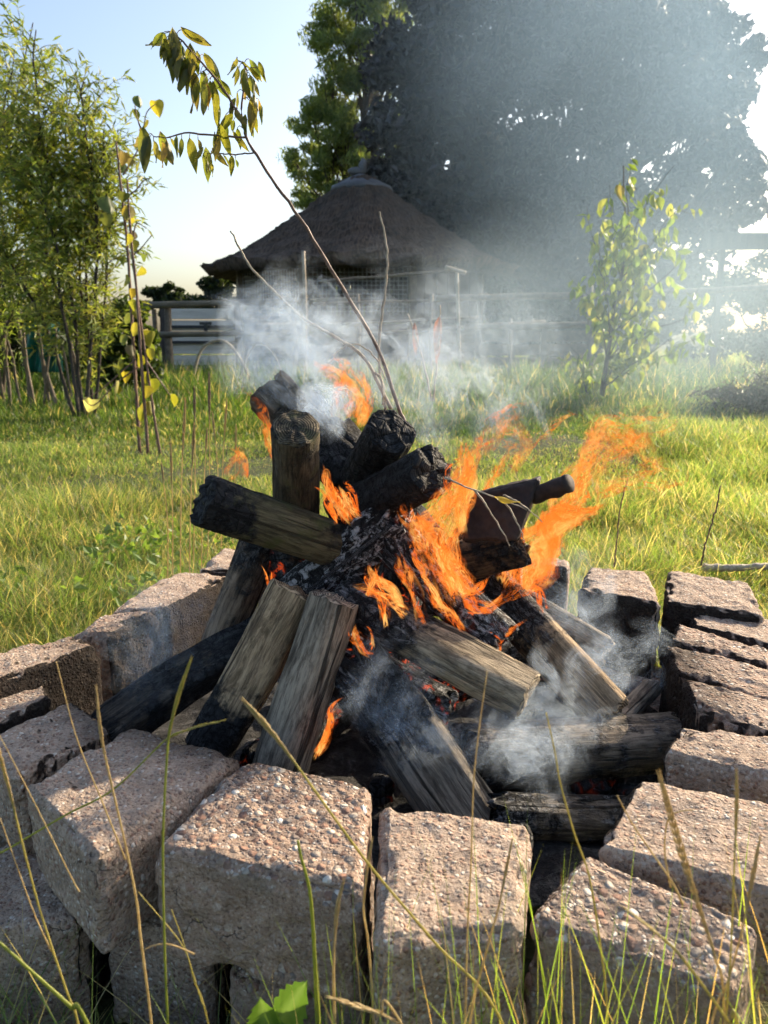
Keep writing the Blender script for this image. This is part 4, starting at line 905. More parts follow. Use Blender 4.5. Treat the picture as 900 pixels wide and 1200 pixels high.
# serrated weed leaf at the bottom
def weed():
    root = empty('leafy_weed', P(322, 1215, z=.0), 'bright green serrated weed leaf poking up at the bottom centre left', 'weed')
    for (a, b, wd) in (((318, 1215), (352, 1153), .62), ((315, 1215), (306, 1158), .6), ((330, 1220), (345, 1205), .6)):
        A, B = Vector(P(*a, .66)), Vector(P(*b, .64)); m = 26; t = np.linspace(0, 1, m); w = wd * .42 * np.sin(np.pi * np.clip(t ** .8 * .95 + .05, 0, 1)) ** .8 * (1 - .22 * ((np.arange(m) % 4) / 3.0)); w[-1] = .01
        V = np.array([(s * w[i], abs(s) * w[i] * .35 + .1 * t[i] ** 2, -t[i] + .05 * abs(s)) for i in range(m) for s in (-1, -.5, 0, .5, 1)])
        i = np.arange(m - 1)[:, None] * 5; j = np.arange(4); F = np.stack([i + j, i + j + 1, i + 6 + j, i + 5 + j], -1).reshape(-1, 4)
        c = np.array((.075, .17, .03)) * (1 + .2 * vnoise(V * 8, 3)[:, None]) + np.tile(np.array([0, 0, .04, 0, 0]), m)[:, None]
        put_leaf(raw_mesh('leaf', V, [F], attrs={'col': c}, mats=[M_LEAF]), A, B, root, R.uniform(-.4, .4))
    V, F = tube(crom([P(318, 1215, .66), np.array(P(318, 1215, .66)) * (1, 1, .5), np.array(P(318, 1215, .66)) * (1, 1, 0)], 8), .002, 6); part('stem', raw_mesh('stem', V, F, mats=[M_GSTALK]), root)
weed()

# seeding dock and dry stalks in the lawn left of the pit
for k, (x, yt, yb, Y) in enumerate([(212, 470, 690, 2.3), (222, 500, 690, 2.25), (236, 505, 690, 2.3), (203, 520, 700, 2.2), (245, 440, 660, 2.7), (262, 470, 655, 2.8), (228, 455, 670, 2.6), (252, 485, 650, 2.9), (195, 545, 700, 2.2), (275, 500, 650, 2.9)]):
    pts = [np.array(P(x + R.uniform(-6, 10), yt, Y)), np.array(P(x + R.uniform(-3, 4), (yt + yb) / 2, Y)), np.array(P(x - 4, yb, Y))]; pts[2][2] = 0
    root = empty('dry_weed', pts[2], 'dry seeding stalk standing in the lawn left of the fire pit', 'dry weed', 'dry seeding stalks left of the pit')
    V, F = tube(crom(pts, 20), np.linspace(.001, .0022, 20), 5, .1, k); part('stem', raw_mesh('stem', V, F, mats=[M_STRAW]), root)
    C = crom(pts, 20); part('seed_head', ear(C[:R.randint(4, 7)], R.uniform(.0022, .0034), k).mesh('seed_head', [M_TWIG if k in (4, 6) else M_STRAW]), root)

# ------------------------------------------------------------------ vine on poles at the left
def vine():
    Y = 5.8; root = empty('climbing_vine', P(165, 532, z=0), 'yellowing vine climbing thin poles, between the willow and the fence', 'vine')
    for px, r in [([(164, 536), (157, 420), (150, 300), (143, 230), (136, 166)], .014), ([(174, 536), (166, 430), (160, 340), (153, 270), (149, 210)], .012), ([(188, 534), (178, 470), (167, 390), (155, 300), (150, 240)], .011)]:
        V, F = stem_tube(px, Y + R.uniform(-.1, .1), r, r * .5, 30, 7, .2, int(r * 1000)); part('pole', raw_mesh('pole', V, F, mats=[M_TWIG]), root)
    for px in [[(144, 205), (152, 192), (163, 172), (168, 150), (172, 132), (182, 122)], [(165, 150), (160, 135), (158, 122)], [(150, 230), (160, 222), (168, 212), (176, 209)], [(155, 300), (166, 290), (178, 276)], [(162, 430), (135, 450), (110, 475), (95, 465)], [(170, 420), (190, 450), (204, 470)], [(160, 420), (120, 455), (95, 470)], [(156, 280), (160, 262), (172, 268)]]:
        V, F = stem_tube(px, Y, .006, .003, 16, 5, .2, 5); part('tendril', raw_mesh('tendril', V, F, mats=[M_TWIG]), root)
    LV = [(183, 118, 15, 2), (160, 112, 11, 4), (157, 128, 11, 1), (171, 140, 9, 0), (168, 150, 7, 3), (160, 160, 9, 3), (145, 178, 13, 3), (155, 186, 7, 3), (143, 190, 10, 4), (126, 230, 15, 4), (122, 250, 14, 4), (148, 226, 10, 4), (150, 240, 15, 2), (152, 252, 10, 2), (150, 274, 12, 2), (154, 282, 9, 1), (163, 296, 9, 4), (165, 312, 9, 2), (152, 338, 10, 2), (153, 352, 10, 0), (150, 366, 11, 1), (158, 378, 13, 2), (167, 388, 9, 5), (178, 388, 16, 0), (173, 408, 11, 0), (140, 420, 12, 1), (155, 404, 10, 3), (160, 416, 12, 0), (147, 436, 10, 2), (137, 432, 10, 1), (165, 436, 15, 0), (176, 444, 13, 0), (170, 452, 12, 2), (173, 470, 14, 2), (168, 478, 13, 0), (135, 452, 8, 0), (108, 468, 13, 5), (137, 446, 12, 5), (200, 462, 12, 0), (154, 458, 11, 1), (160, 500, 10, 4), (178, 402, 10, 1), (145, 392, 10, 1), (160, 362, 10, 0), (147, 300, 9, 1), (148, 322, 10, 4), (156, 270, 9, 3)]
    for x, y, s, k in LV:
        y0 = Y + R.gauss(0, .08); A = P(x + R.uniform(-2, 2), y, y0); B = P(x + R.uniform(-5, 5), y + s * 1.3, y0 + R.gauss(0, .03)); put_leaf(HL[k], A, B, root, R.uniform(-1.2, 1.2), R.uniform(.8, 1.15))
vine()

# ------------------------------------------------------------------ trees, shrubs, hedges
def limb(mb, a, b, r0, r1, seed, kids=0, wob=.08, n=6):
    a, b = np.array(a, float), np.array(b, float); L = np.linalg.norm(b - a); m = 10; t = np.linspace(0, 1, m)[:, None]
    C = a + (b - a) * t + np.stack([fbm(np.stack([t[:, 0] * 3, 0 * t[:, 0] + k, 0 * t[:, 0] + seed], -1), 2, seed + k) for k in range(3)], -1) * L * wob * t
    mb.tube(C, np.linspace(r0, r1, m), n, .12, seed); return C

def crown_tree(name, base, blobs, Y, label, cat, leafsize, nleaf, cols, mat, trunk_r, group=None, depth=.8, clumps=9, elong=1.0, tight=.33, droop=.2, extra_limbs=0):
    """blobs: (px, py, rx px, ry px) lobes of the crown seen at distance Y, each given real depth"""
    base = np.array(base, float); root = empty(name, base, label, cat, group); mb = MB()
    top = base.copy(); cents, rads = [], []
    for x, y, rx, ry in blobs:
        c = np.array(P(x, y, Y)); k = mpp(c); rr = np.array([rx * k, (rx + ry) / 2 * k * depth, ry * k]); c[1] += R.uniform(-.6, .6) * rr[1] * depth
        cents.append(c); rads.append(rr)
    cents = np.array(cents); rads = np.array(rads); vol = rads.prod(1) ** (2 / 3); cm = cents.mean(0)
    fork = base + (np.array([cm[0], cm[1], 0]) - np.array([base[0], base[1], 0])) * .2; fork[2] = base[2] + (cents[:, 2].min() - base[2]) * .75 + .1
    limb(mb, base, fork, trunk_r, trunk_r * .75, 1, wob=.03, n=10); pts = []
    for i, (c, r) in enumerate(zip(cents, rads)):
        C = limb(mb, fork, c, trunk_r * .3, trunk_r * .06, i + 3)
        for q in range(clumps):
            d = rng.normal(0, 1, 3); d /= np.linalg.norm(d); e = c + d * r * rng.uniform(.55, .98)
            limb(mb, C[R.randint(5, 9)], e, trunk_r * .12, trunk_r * .03, i * 31 + q, n=4)
            nl = int(nleaf * vol[i] / vol.sum() / clumps * rng.uniform(.5, 1.5)); p = rng.normal(0, 1, (nl, 3)); p /= np.linalg.norm(p, axis=1)[:, None]
            p *= rng.random((nl, 1)) ** .45; pts.append(e + p * r * tight * rng.uniform(.75, 1.4) * np.array([1, 1, .72]))
    pts = np.concatenate(pts); pts = pts[pts[:, 2] > base[2] + .05]
    part('trunk', mb.mesh('trunk', [M_BARK]), root)
    V, F, c = leaf_cloud(pts, leafsize, pick(cols, len(pts), .45 if name == 'copper_beech' else .25), elong, droop)
    part('crown', raw_mesh('crown', V, [F], attrs={'col': c}, mats=[mat], smooth=False), root); return root

PURP = [(.026, .024, .030), (.036, .030, .036), (.022, .024, .028), (.042, .040, .040)]
crown_tree('copper_beech', (4.6, 24, 0), [(490, 90, 55, 70), (470, 190, 45, 60), (530, 60, 80, 70), (520, 160, 80, 70), (590, 110, 80, 80), (610, 30, 90, 60), (690, 40, 90, 60), (670, 120, 80, 70), (760, 70, 80, 75), (760, 150, 80, 60), (840, 45, 45, 45), (850, 110, 45, 50), (820, 180, 50, 40), (590, 210, 75, 55), (520, 250, 70, 50), (700, 220, 60, 50), (560, 300, 70, 45), (650, 290, 70, 45), (855, 240, 36, 36), (770, 250, 50, 38), (740, 310, 60, 40), (640, -30, 120, 50), (515, -5, 55, 50), (770, 0, 50, 40), (480, 260, 50, 50), (875, 75, 22, 25), (865, 185, 28, 30), (600, 350, 70, 36), (690, 350, 70, 36), (530, 345, 60, 36), (770, 330, 60, 36), (620, 390, 60, 30), (720, 390, 60, 30), (470, 330, 50, 40), (820, 290, 40, 30), (580, 250, 60, 45), (650, 240, 60, 45), (620, 330, 70, 45), (720, 280, 55, 45)],
           24, 'huge dark purple-leaved tree behind the hut, half veiled by smoke', 'tree', .27, 110000, PURP, M_DARKLEAF, .30, None, 1.0, 16, tight=.41)
LARCH = [(.16, .25, .075), (.20, .29, .085), (.13, .21, .065), (.23, .31, .09)]
crown_tree('conifer', P(425, 470, 29) * Vector((1, 1, 0)), [(420, -60, 50, 60), (415, 10, 45, 40), (450, 10, 35, 45), (400, 55, 45, 40), (440, 60, 45, 45), (395, 105, 48, 38), (380, 150, 42, 36), (430, 130, 48, 45), (362, 190, 32, 34), (400, 195, 45, 36), (385, 235, 42, 26), (440, 200, 40, 40), (420, 270, 60, 40), (430, 340, 60, 50)],
           29, 'tall feathery green tree left of the purple one, rising behind the roof', 'tree', .22, 52000, LARCH, M_LEAF, .3, None, .9, 18, elong=2.2, tight=.34, droop=1.2)
HEDG = [(.022, .040, .012), (.03, .05, .014), (.018, .032, .012)]
for blobs, x, Yb, lab in [([(185, 352, 22, 14), (200, 345, 16, 14), (210, 360, 25, 14)], 190, 34, 'small round dark tree on the horizon left of the hut'),
                          ([(250, 345, 26, 22), (280, 335, 24, 22), (265, 365, 45, 22), (305, 350, 26, 26)], 265, 30, 'dark bushy tree seen under the left eave of the hut')]:
    crown_tree('hedge_tree', P(x, 400, Yb) * Vector((1, 1, 0)), blobs, Yb, lab, 'tree', .22, 6000, HEDG, M_LEAF, .15, 'dark trees along the horizon', .8, 8, tight=.45)
for blobs, x, Yb, lab, n in [([(560, 385, 50, 46), (620, 395, 50, 40), (585, 355, 40, 36), (520, 390, 40, 40)], 585, 21, 'dark shrub behind the rails right of the hut', 13000),
                             ([(690, 390, 50, 44), (760, 375, 56, 46), (800, 345, 46, 40), (820, 400, 50, 40)], 740, 20, 'dark shrub behind the young tree', 14000),
                             ([(850, 350, 45, 36), (900, 330, 50, 45), (880, 400, 60, 40), (950, 360, 50, 60)], 890, 17, 'grey-green shrub at the right edge under the beam', 9000),
                             ([(640, 395, 36, 32), (655, 372, 26, 26)], 645, 22, 'dark shrub between the pale panel and the young tree', 3000)]:
    crown_tree('shrub', P(x, 440, Yb) * Vector((1, 1, 0)), blobs, Yb, lab, 'shrub', .12, n, HEDG, M_DARKLEAF, .08, 'shrubs behind the rail fence', .8, 8, tight=.42)
crown_tree('brush_heap', P(880, 480, 8.2) * Vector((1, 1, 0)), [(850, 470, 35, 22), (890, 455, 35, 30), (930, 450, 40, 38), (870, 480, 45, 18), (905, 480, 45, 22)], 8.2, 'dark brown heap of brushwood at the right edge of the lawn', 'brush heap', .06, 7000, [(.06, .05, .035), (.05, .055, .025), (.09, .07, .05)], M_DARKLEAF, .03, None, .8, 9, elong=2.2, tight=.5)
crown_tree('hedge_bush', P(140, 500, 10.5) * Vector((1, 1, 0)), [(120, 400, 30, 40), (150, 380, 26, 34), (160, 420, 24, 40), (125, 450, 34, 36), (100, 430, 30, 40)], 10.5, 'green broad-leaved bush behind the vine poles', 'bush', .09, 9000, [(.05, .10, .015), (.075, .13, .02), (.035, .07, .015)], M_LEAF, .05, None, .8, 9, tight=.45)
crown_tree('hedge_bush', P(20, 500, 11.5) * Vector((1, 1, 0)), [(20, 400, 60, 50), (-60, 380, 60, 70), (70, 390, 40, 40), (20, 340, 60, 40)], 11.5, 'dark green bush behind the stick fence at the left edge', 'bush', .09, 9000, [(.03, .06, .012), (.04, .075, .015)], M_LEAF, .06, None, .8, 9, tight=.5)

def willow(stems, leaves, label, seed, base, fs=(.06, .09)):
    root = empty('willow_shrub', base, label, 'shrub', 'willow shrubs at the left'); mb = MB(); pts, dirs = [], []
    for k, (px, Y, r) in enumerate(stems):
        C = crom([P(x, y, Y) for x, y in px], 26); C = C + .03 * np.stack([fbm(np.stack([np.arange(26) * .3, 0 * np.arange(26) + q, 0 * np.arange(26) + k + seed], -1), 2, k + q) for q in range(3)], -1)
        V, F = tube(C, np.linspace(r, r * .25, 26), 6, .15, k); part('stem', raw_mesh('stem', V, F, mats=[M_BARK]), root)
        for q in range(leaves):
            i = int(R.triangular(2, 25, 15)); a = R.uniform(0, 6.28); L = R.uniform(.15, .55); d = np.array([math.cos(a), math.sin(a), R.uniform(.2, 1.1)]); tip = C[i] + d * L
            c2 = crom([C[i], C[i] + d * L * .6 + (0, 0, .04), tip + (0, 0, -.1)], 7); mb.tube(c2, np.linspace(.0035, .001, 7), 4)
            for u in np.linspace(.1, 1, 19):
                p = c2[int(u * 6)] + rng.normal(0, .012, 3); dd = d * .5 + rng.normal(0, .55, 3) + (0, 0, -.25); pts.append(p); dirs.append(dd / np.linalg.norm(dd))
    part('side_twigs', mb.mesh('side_twigs', [M_BARK]), root)
    A = np.array(pts); D = np.array(dirs); n = len(A); L = rng.uniform(fs[0], fs[1], n)[:, None] * 1.35; s = np.cross(D, rng.normal(0, 1, (n, 3))); s /= np.linalg.norm(s, axis=1)[:, None]; W = L * .095
    V = np.stack([A, A + D * L * .4 + s * W, A + D * L + (0, 0, -.012), A + D * L * .4 - s * W], 1).reshape(-1, 3); o = np.arange(n)[:, None] * 4
    F = np.concatenate([np.concatenate([o, o + 1, o + 2], 1), np.concatenate([o, o + 2, o + 3], 1)])
    c = np.repeat(pick([(.18, .26, .05), (.24, .31, .06), (.13, .20, .045), (.29, .32, .09)], n), 4, 0)
    part('foliage', raw_mesh('foliage', V, [F], attrs={'col': c}, mats=[M_LEAF], smooth=False), root)
willow([([(98, 490), (92, 400), (80, 300), (62, 200), (40, 110), (42, 35)], 8.0, .022), ([(104, 490), (110, 380), (112, 280), (108, 200), (98, 120), (100, 95)], 7.9, .02), ([(96, 490), (80, 390), (50, 290), (20, 210), (5, 130), (15, 60)], 8.2, .02),
        ([(112, 488), (120, 390), (128, 300), (124, 220), (118, 150)], 8.0, .018), ([(92, 490), (60, 400), (20, 320), (-20, 240), (-40, 160)], 8.1, .02), ([(108, 490), (98, 350), (88, 240), (75, 160), (82, 105)], 8.2, .018), ([(90, 490), (75, 360), (55, 250), (45, 170), (60, 120)], 7.8, .018), ([(102, 488), (104, 330), (96, 250), (110, 170)], 8.1, .016)],
       92, 'tall willow shrub with narrow green leaves and dark stems beside the vine', 3, P(102, 492, z=0))
willow([([(-20, 500), (-5, 380), (5, 280), (0, 180), (25, 100), (40, 25)], 8.6, .02), ([(-40, 500), (-40, 380), (-60, 250), (-50, 120), (-30, 20)], 8.6, .02), ([(-30, 500), (0, 400), (30, 330), (45, 260), (30, 190)], 8.5, .018), ([(-30, 500), (-10, 380), (20, 260), (10, 150), (5, 60)], 8.7, .018)],
       95, 'second willow shrub cut off by the left edge, its tallest shoot arching', 9, P(-25, 498, z=0))

def young_tree():
    Y = 9.0; base = P(705, 490, z=0); base = Vector((P(705, 440, Y).x, Y, 0)); root = empty('young_tree', base, 'young tree with bright yellow-green leaves in front of the rail fence at right', 'tree')
    mb = MB(); top = P(740, 200, Y); C0 = limb(mb, base, top, .03, .006, 3, wob=.03); pts = []
    tips = [(740, 192), (780, 205), (726, 225), (820, 235), (680, 250), (700, 290), (665, 318), (810, 300), (835, 330), (720, 330), (780, 345), (755, 300), (665, 400), (690, 420), (760, 380), (800, 395), (830, 385), (770, 260), (740, 260), (700, 345), (730, 400), (760, 330), (710, 255), (790, 270), (735, 290)]
    for k, (x, y) in enumerate(tips):
        e = np.array(P(x, y, Y + R.uniform(-.5, .5))); h = min(.92, max(.12, (e[2] - .5) / (top.z))); st = C0[int(h * 8)]; C = limb(mb, st, e, .009, .002, k + 40, wob=.12, n=5)
        for q in range(30):
            u = rng.uniform(.25, 1.0); p = C[int(u * 9)] + rng.normal(0, .055, 3) + (0, 0, -.03); pts.append(p)
    part('trunk', mb.mesh('trunk', [M_BARK]), root); meshes = [leaf_shape('oval', 60 + k, c) for k, c in enumerate([(.22, .30, .04), (.28, .35, .06), (.17, .25, .04), (.34, .31, .09), (.33, .36, .08)])]
    R.shuffle(pts)
    for k, p in enumerate(pts[:295]):
        L = R.uniform(.11, .18); hi = p[2] > 2.2; put_leaf(meshes[R.choice((0, 1, 2, 4, 3) if hi else (0, 1, 2, 2, 4))], p, Vector(p) + Vector((R.gauss(0, .4), R.gauss(0, .4), -1)).normalized() * L, root, R.uniform(0, 6), 1.0)
    P2 = np.array(pts[295:])
    V, F, c = leaf_cloud(P2, .12, pick([(.13, .20, .03), (.17, .23, .035), (.10, .16, .03)], len(P2)), 1.1, 1.5)
    part('foliage', raw_mesh('foliage', V, [F], attrs={'col': c}, mats=[M_LEAF], smooth=False), root, kind='stuff')
young_tree()

# ------------------------------------------------------------------ fences, gate, hut
def pole_part(name, parent, a, b, r, mat, seed, wob=.02, n=8):
    mb = MB(); limb(mb, a, b, r, r * .85, seed, wob=wob, n=n); return part(name, mb.mesh(name, [mat]), parent)

def rail_fence():
    root = empty('rail_fence', P(300, 440, 14) * Vector((1, 1, 0)), 'mossy pole rail fence on the left, before the hut', 'fence')
    for (x0, y0, x1, y1, r) in [(168, 358, 420, 352, .055), (186, 392, 345, 391, .05)]:
        pole_part('rail', root, P(x0, y0, 14.0), P(x1, y1, 14.2), r, M_GREYPOLE, int(x0), .006)
    for x, yt, r in [(181, 362, .045), (343, 352, .05), (196, 358, .07)]:
        a = P(x + 4, 450, 14.06); a = Vector((a.x, 14.08, -.05)); pole_part('post', root, a, P(x, yt, 14.1), r, M_POLE, x, .01)
rail_fence()
def right_fence():
    root = empty('rail_fence', P(690, 440, 12.5) * Vector((1, 1, 0)), 'dark rough rail fence on the right, behind the young tree', 'fence')
    for (x0, y0, x1, y1, r) in [(365, 356, 570, 350, .022), (510, 350, 930, 338, .05), (420, 392, 640, 378, .03), (545, 383, 765, 380, .05), (400, 380, 560, 372, .02)]:
        pole_part('rail', root, P(x0, y0, 12.4), P(x1, y1, 12.6), r, M_POLE, int(y0), .008)
    for x, yt, r in [(692, 335, .055), (925, 330, .055), (598, 372, .03), (505, 345, .03), (420, 345, .03)]:
        pole_part('post', root, Vector((P(x, 440, 12.5).x, 12.5, -.05)), P(x, yt, 12.5), r, M_POLE, x, .01)
right_fence()
def trellis():
    root = empty('trellis_frame', Vector((P(540, 430, 11.8).x, 11.8, 0)), 'slim pale post with a crossbar at its top, right of the hut', 'trellis')
    pole_part('post', root, Vector((P(541, 430, 11.8).x, 11.8, -.03)), P(536, 316, 11.8), .028, M_DRYTWIG, 5, .012)
    pole_part('crossbar', root, P(375, 330, 11.8), P(542, 316, 11.8), .022, M_POLE, 6, .006); pole_part('bracket', root, P(522, 313, 11.75), P(546, 320, 11.8), .03, M_DRYTWIG, 7, .0)
    pole_part('prop', root, Vector((P(358, 430, 12.0).x, 12.0, -.03)), P(357, 293, 12.0), .03, M_DRYTWIG, 8, .01)
trellis()

def plank_gate():
    Y = 15.2; root = empty('plank_gate', Vector((P(238, 440, Y).x, Y, 0)), 'pale weathered plank gate with dark iron straps behind the left fence', 'gate'); x0, x1 = P(198, 400, Y).x, P(277, 400, Y).x; zt, zb = P(238, 361, Y).z, .06; n = 6; h = (zt - zb) / n
    for k in range(n):
        mb = MB(); mb.box(((x0 + x1) / 2, Y + R.uniform(-.006, .006), zb + h * (k + .5)), (x1 - x0 + R.uniform(-.03, .03), .035, h - .022)); part('plank', mb.mesh('plank', [M_BOARDS], False), root)
    for y in (383, 401):
        z = P(238, y, Y).z; mb = MB(); mb.box(((x0 + x1) / 2, Y - .05, z), (x1 - x0, .03, .05)); part('strap', mb.mesh('strap', [M_IRON], False), root)
    for x in (x0 - .06, x1 + .05):
        mb = MB(); mb.box((x, Y, zt / 2), (.13, .13, zt + .1)); part('post', mb.mesh('post', [M_DARKWOOD], False), root)
    mb = MB(); c = P(241, 379, Y - .09); mb.box(c, (.22, .03, .05)); mb.box((c.x, c.y, c.z - .08), (.06, .035, .13)); part('latch', mb.mesh('latch', [M_IRON], False), root)
plank_gate()

def pale_panel():
    Y = 14.5; root = empty('board_fence', Vector((P(620, 440, Y).x, Y, 0)), 'pale bluish board fence panel behind the smoke right of the hut', 'fence'); x0, x1 = P(560, 400, Y).x, P(692, 400, Y).x; zt = P(600, 386, Y).z; n = 4; h = zt / n
    for k in range(n):
        mb = MB(); mb.box(((x0 + x1) / 2, Y + .01 * (k % 2), h * (k + .5)), (x1 - x0, .04, h - .03)); part('plank', mb.mesh('plank', [M_POLE], False), root)
    for x in (x0, P(600, 400, Y).x, P(636, 400, Y).x, x1):
        mb = MB(); mb.box((x, Y - .06, zt / 2), (.09, .07, zt + .06)); part('post', mb.mesh('post', [M_DARKWOOD], False), root)
pale_panel()

def beam():
    Y = 15; root = empty('timber_frame', Vector((P(838, 440, Y).x, Y, 0)), 'dark timber frame with a heavy beam at the right edge', 'timber frame'); a, b = P(826, 283, Y), P(1060, 283, Y)
    mb = MB(); mb.box(((a.x + b.x) / 2, Y, a.z), (b.x - a.x, .25, .27)); part('beam', mb.mesh('beam', [M_DARKWOOD], False), root)
    for x in (P(846, 300, Y).x, P(1040, 300, Y).x):
        mb = MB(); mb.box((x, Y, a.z / 2 - .09), (.09, .09, a.z - .08)); part('post', mb.mesh('post', [M_DARKWOOD], False), root)
beam()

def hut():
    cx, cy = P(424, 400, 20.5).x, 20.5; root = empty('thatched_hut', (cx, cy, 0), 'round wooden hut with a dark thatched roof and wire mesh sides', 'hut')
    ze, za = 2.42, 4.45; Rr = 3.75; na, nr = 96, 30; a = np.linspace(0, 2 * np.pi, na, endpoint=False); t = np.linspace(0, 1, nr)
    prof = lambda q: ze + (za - ze) * (q ** 1.35 * .72 + q * .28)
    V, uv = [], []
    oct_ = 1 / np.cos(((a + np.pi / 8) % (np.pi / 4)) - np.pi / 8) * .5 + .5
    for q in t:
        r = Rr * (1 - q * .9) * (1 + (oct_ - 1) * (1 - q) * .8); z = prof(q) - .10 * (1 - q) * np.abs(np.sin(a * 4)); nn = (.05 + .05 * (q < .04)) * fbm(np.stack([np.cos(a) * 6 * r, np.sin(a) * 6 * r, 0 * a + q * 20], -1), 3, 3)
        V.append(np.stack([cx + (r + nn) * np.cos(a), cy + (r + nn) * np.sin(a), z + nn], -1)); uv.append(np.stack([a * 3, 0 * a + q * 4], -1))
    for r, z in ((Rr - .1, ze - .22), (Rr * .55, ze + .35)):
        V.append(np.stack([cx + r * np.cos(a), cy + r * np.sin(a), z + .04 * fbm(np.stack([a * 20, 0 * a, 0 * a], -1), 2, 5)], -1)); uv.append(np.stack([a * 3, 0 * a - .3], -1))
    order = [nr + 1, nr] + list(range(nr)); V = np.concatenate([V[k] for k in order]); uv = np.concatenate([uv[k] for k in order]); m = nr + 2
    i = np.arange(m - 1)[:, None] * na; j = np.arange(na); j2 = (j + 1) % na; F = np.stack([i + j, i + j2, i + na + j2, i + na + j], -1).reshape(-1, 4)
    rf = part('roof', raw_mesh('roof', V, [F], uv=uv, mats=[M_THATCH]), root)
    mb = MB(); C = np.array([(cx, cy, z) for z in (za - .30, za - .18, za - .1, za + .02, za + .12)]); mb.tube(C, [.78, .74, .55, .34, .08], 20, .08, 3); part('ridge_cap', mb.mesh('ridge_cap', [M_LEAD]), rf)
    mb = MB(); z = za + .1; C = np.array([(cx + .02, cy, z), (cx + .05, cy, z + .1), (cx + .04, cy, z + .22), (cx + .07, cy, z + .32), (cx + .03, cy, z + .38)]); mb.tube(C, [.06, .09, .1, .07, .02], 10); V2, F4, F3 = sphere((cx - .12, cy, z + .08), (.2, .1, .1)); mb.add(V2, F4, F3); part('finial', mb.mesh('finial', [M_LEAD]), rf)
    ang = [math.radians(-90 + 22.5 + 45 * k) for k in range(8)]; rp = 3.0; pp = [np.array([cx + rp * math.cos(q), cy + rp * math.sin(q)]) for q in ang]
    for q, p in enumerate(pp):
        mb = MB(); mb.box((p[0], p[1], 1.21), (.16, .16, 2.46), ang[q]); part('post', mb.mesh('post', [M_POLE], False), root)
    for k in range(8):
        p, q = pp[k], pp[(k + 1) % 8]; d = q - p; L = np.linalg.norm(d); rz = math.atan2(d[1], d[0]); c = (p + q) / 2
        mb = MB(); mb.box((c[0], c[1], 2.28), (L - .14, .12, .14), rz); part('wall_plate', mb.mesh('wall_plate', [M_DARKWOOD], False), root)
        mb = MB(); mb.box((c[0], c[1], 1.18), (L - .16, .09, .1), rz); part('mid_rail', mb.mesh('mid_rail', [M_DARKWOOD], False), root)
        for b in range(5):
            mb = MB(); mb.box((c[0], c[1], .12 + .21 * b), (L - .17, .04, .2), rz); part('wall_board', mb.mesh('wall_board', [M_DARKWOOD], False), root)
        if k in (0, 1, 2, 3, 4, 5):
            for b in range(6) if k not in (5, 6, 7) else ():
                u = p + d * ((b + .5) / 6); mb = MB(); mb.box((u[0], u[1], 1.72), (L / 6 - .02, .03, .98), rz); part('wall_board', mb.mesh('wall_board', [M_DARKWOOD], False), root)
        if k >= 5:
            mb = MB(); nx, nz = 24, 11
            for b in range(1, nx): u = p + d * (b / nx); mb.box((u[0], u[1], 1.72), (.012, .012, .98), rz)
            for b in range(1, nz): mb.box((c[0], c[1] - .012, 1.23 + .98 * b / nz), (L - .17, .012, .012), rz)
            part('wire_mesh', mb.mesh('wire_mesh', [M_WIRE], False), root)
hut()

def stick_fence():
    root = empty('stick_fence', Vector((P(50, 480, 9).x, 9.0, 0)), 'rough fence of slanting dark sticks at the left edge', 'fence')
    for k, (xb, yb, xt, yt, r) in enumerate([(5, 490, -8, 380, .02), (15, 485, 2, 385, .022), (45, 500, 18, 372, .026), (30, 490, 8, 390, .016), (62, 500, 40, 378, .02), (70, 490, 45, 395, .024), (80, 488, 62, 380, .016), (88, 488, 70, 392, .016), (0, 480, 10, 372, .02), (40, 492, 28, 380, .018), (95, 486, 82, 400, .014), (52, 495, 60, 385, .015), (-15, 490, -30, 370, .02), (-30, 490, -22, 372, .02)]):
        a = P(xb, yb, 9.0); pole_part('stick', root, Vector((a.x, 9 + R.uniform(-.06, .06), -.03)), P(xt, yt, 9.0 + R.uniform(-.05, .05)), r, M_POLE, k, .03)
    pole_part('rail', root, P(-60, 372, 9.06), P(112, 365, 9.06), .024, M_POLE, 50, .01)
stick_fence()

def tarp():
    Y = 10.0; a, b = P(28, 378, Y), P(68, 378, Y); z0 = P(40, 436, Y).z; nx, nz = 30, 24
    X, Z = np.meshgrid(np.linspace(a.x, b.x, nx), np.linspace(z0, a.z, nz)); YY = Y + .05 * np.sin(X * 34 + 3 * np.sin(Z * 4)) + .03 * fbm(np.stack([X * 6, Z * 6, 0 * X], -1), 3, 3)
    Fr = np.stack([X, YY, Z], -1).reshape(-1, 3); Bk = Fr + (0, .012, 0); i = np.arange(nz - 1)[:, None] * nx; j = np.arange(nx - 1); F = np.stack([i + j, i + j + 1, i + nx + j + 1, i + nx + j], -1).reshape(-1, 4); o = nx * nz
    ed = []; bd = list(range(nx)) + [k * nx + nx - 1 for k in range(1, nz)] + [o - 1 - k for k in range(1, nx)] + [k * nx for k in range(nz - 2, 0, -1)]
    for p, q in zip(bd, bd[1:] + bd[:1]): ed.append((q, p, p + o, q + o))
    solo('plastic_sheet', np.concatenate([Fr, Bk]), [np.concatenate([F, F[:, ::-1] + o, np.array(ed)])], [M_TARP], 'teal green plastic sheet hanging behind the stick fence', 'plastic sheet')
tarp()

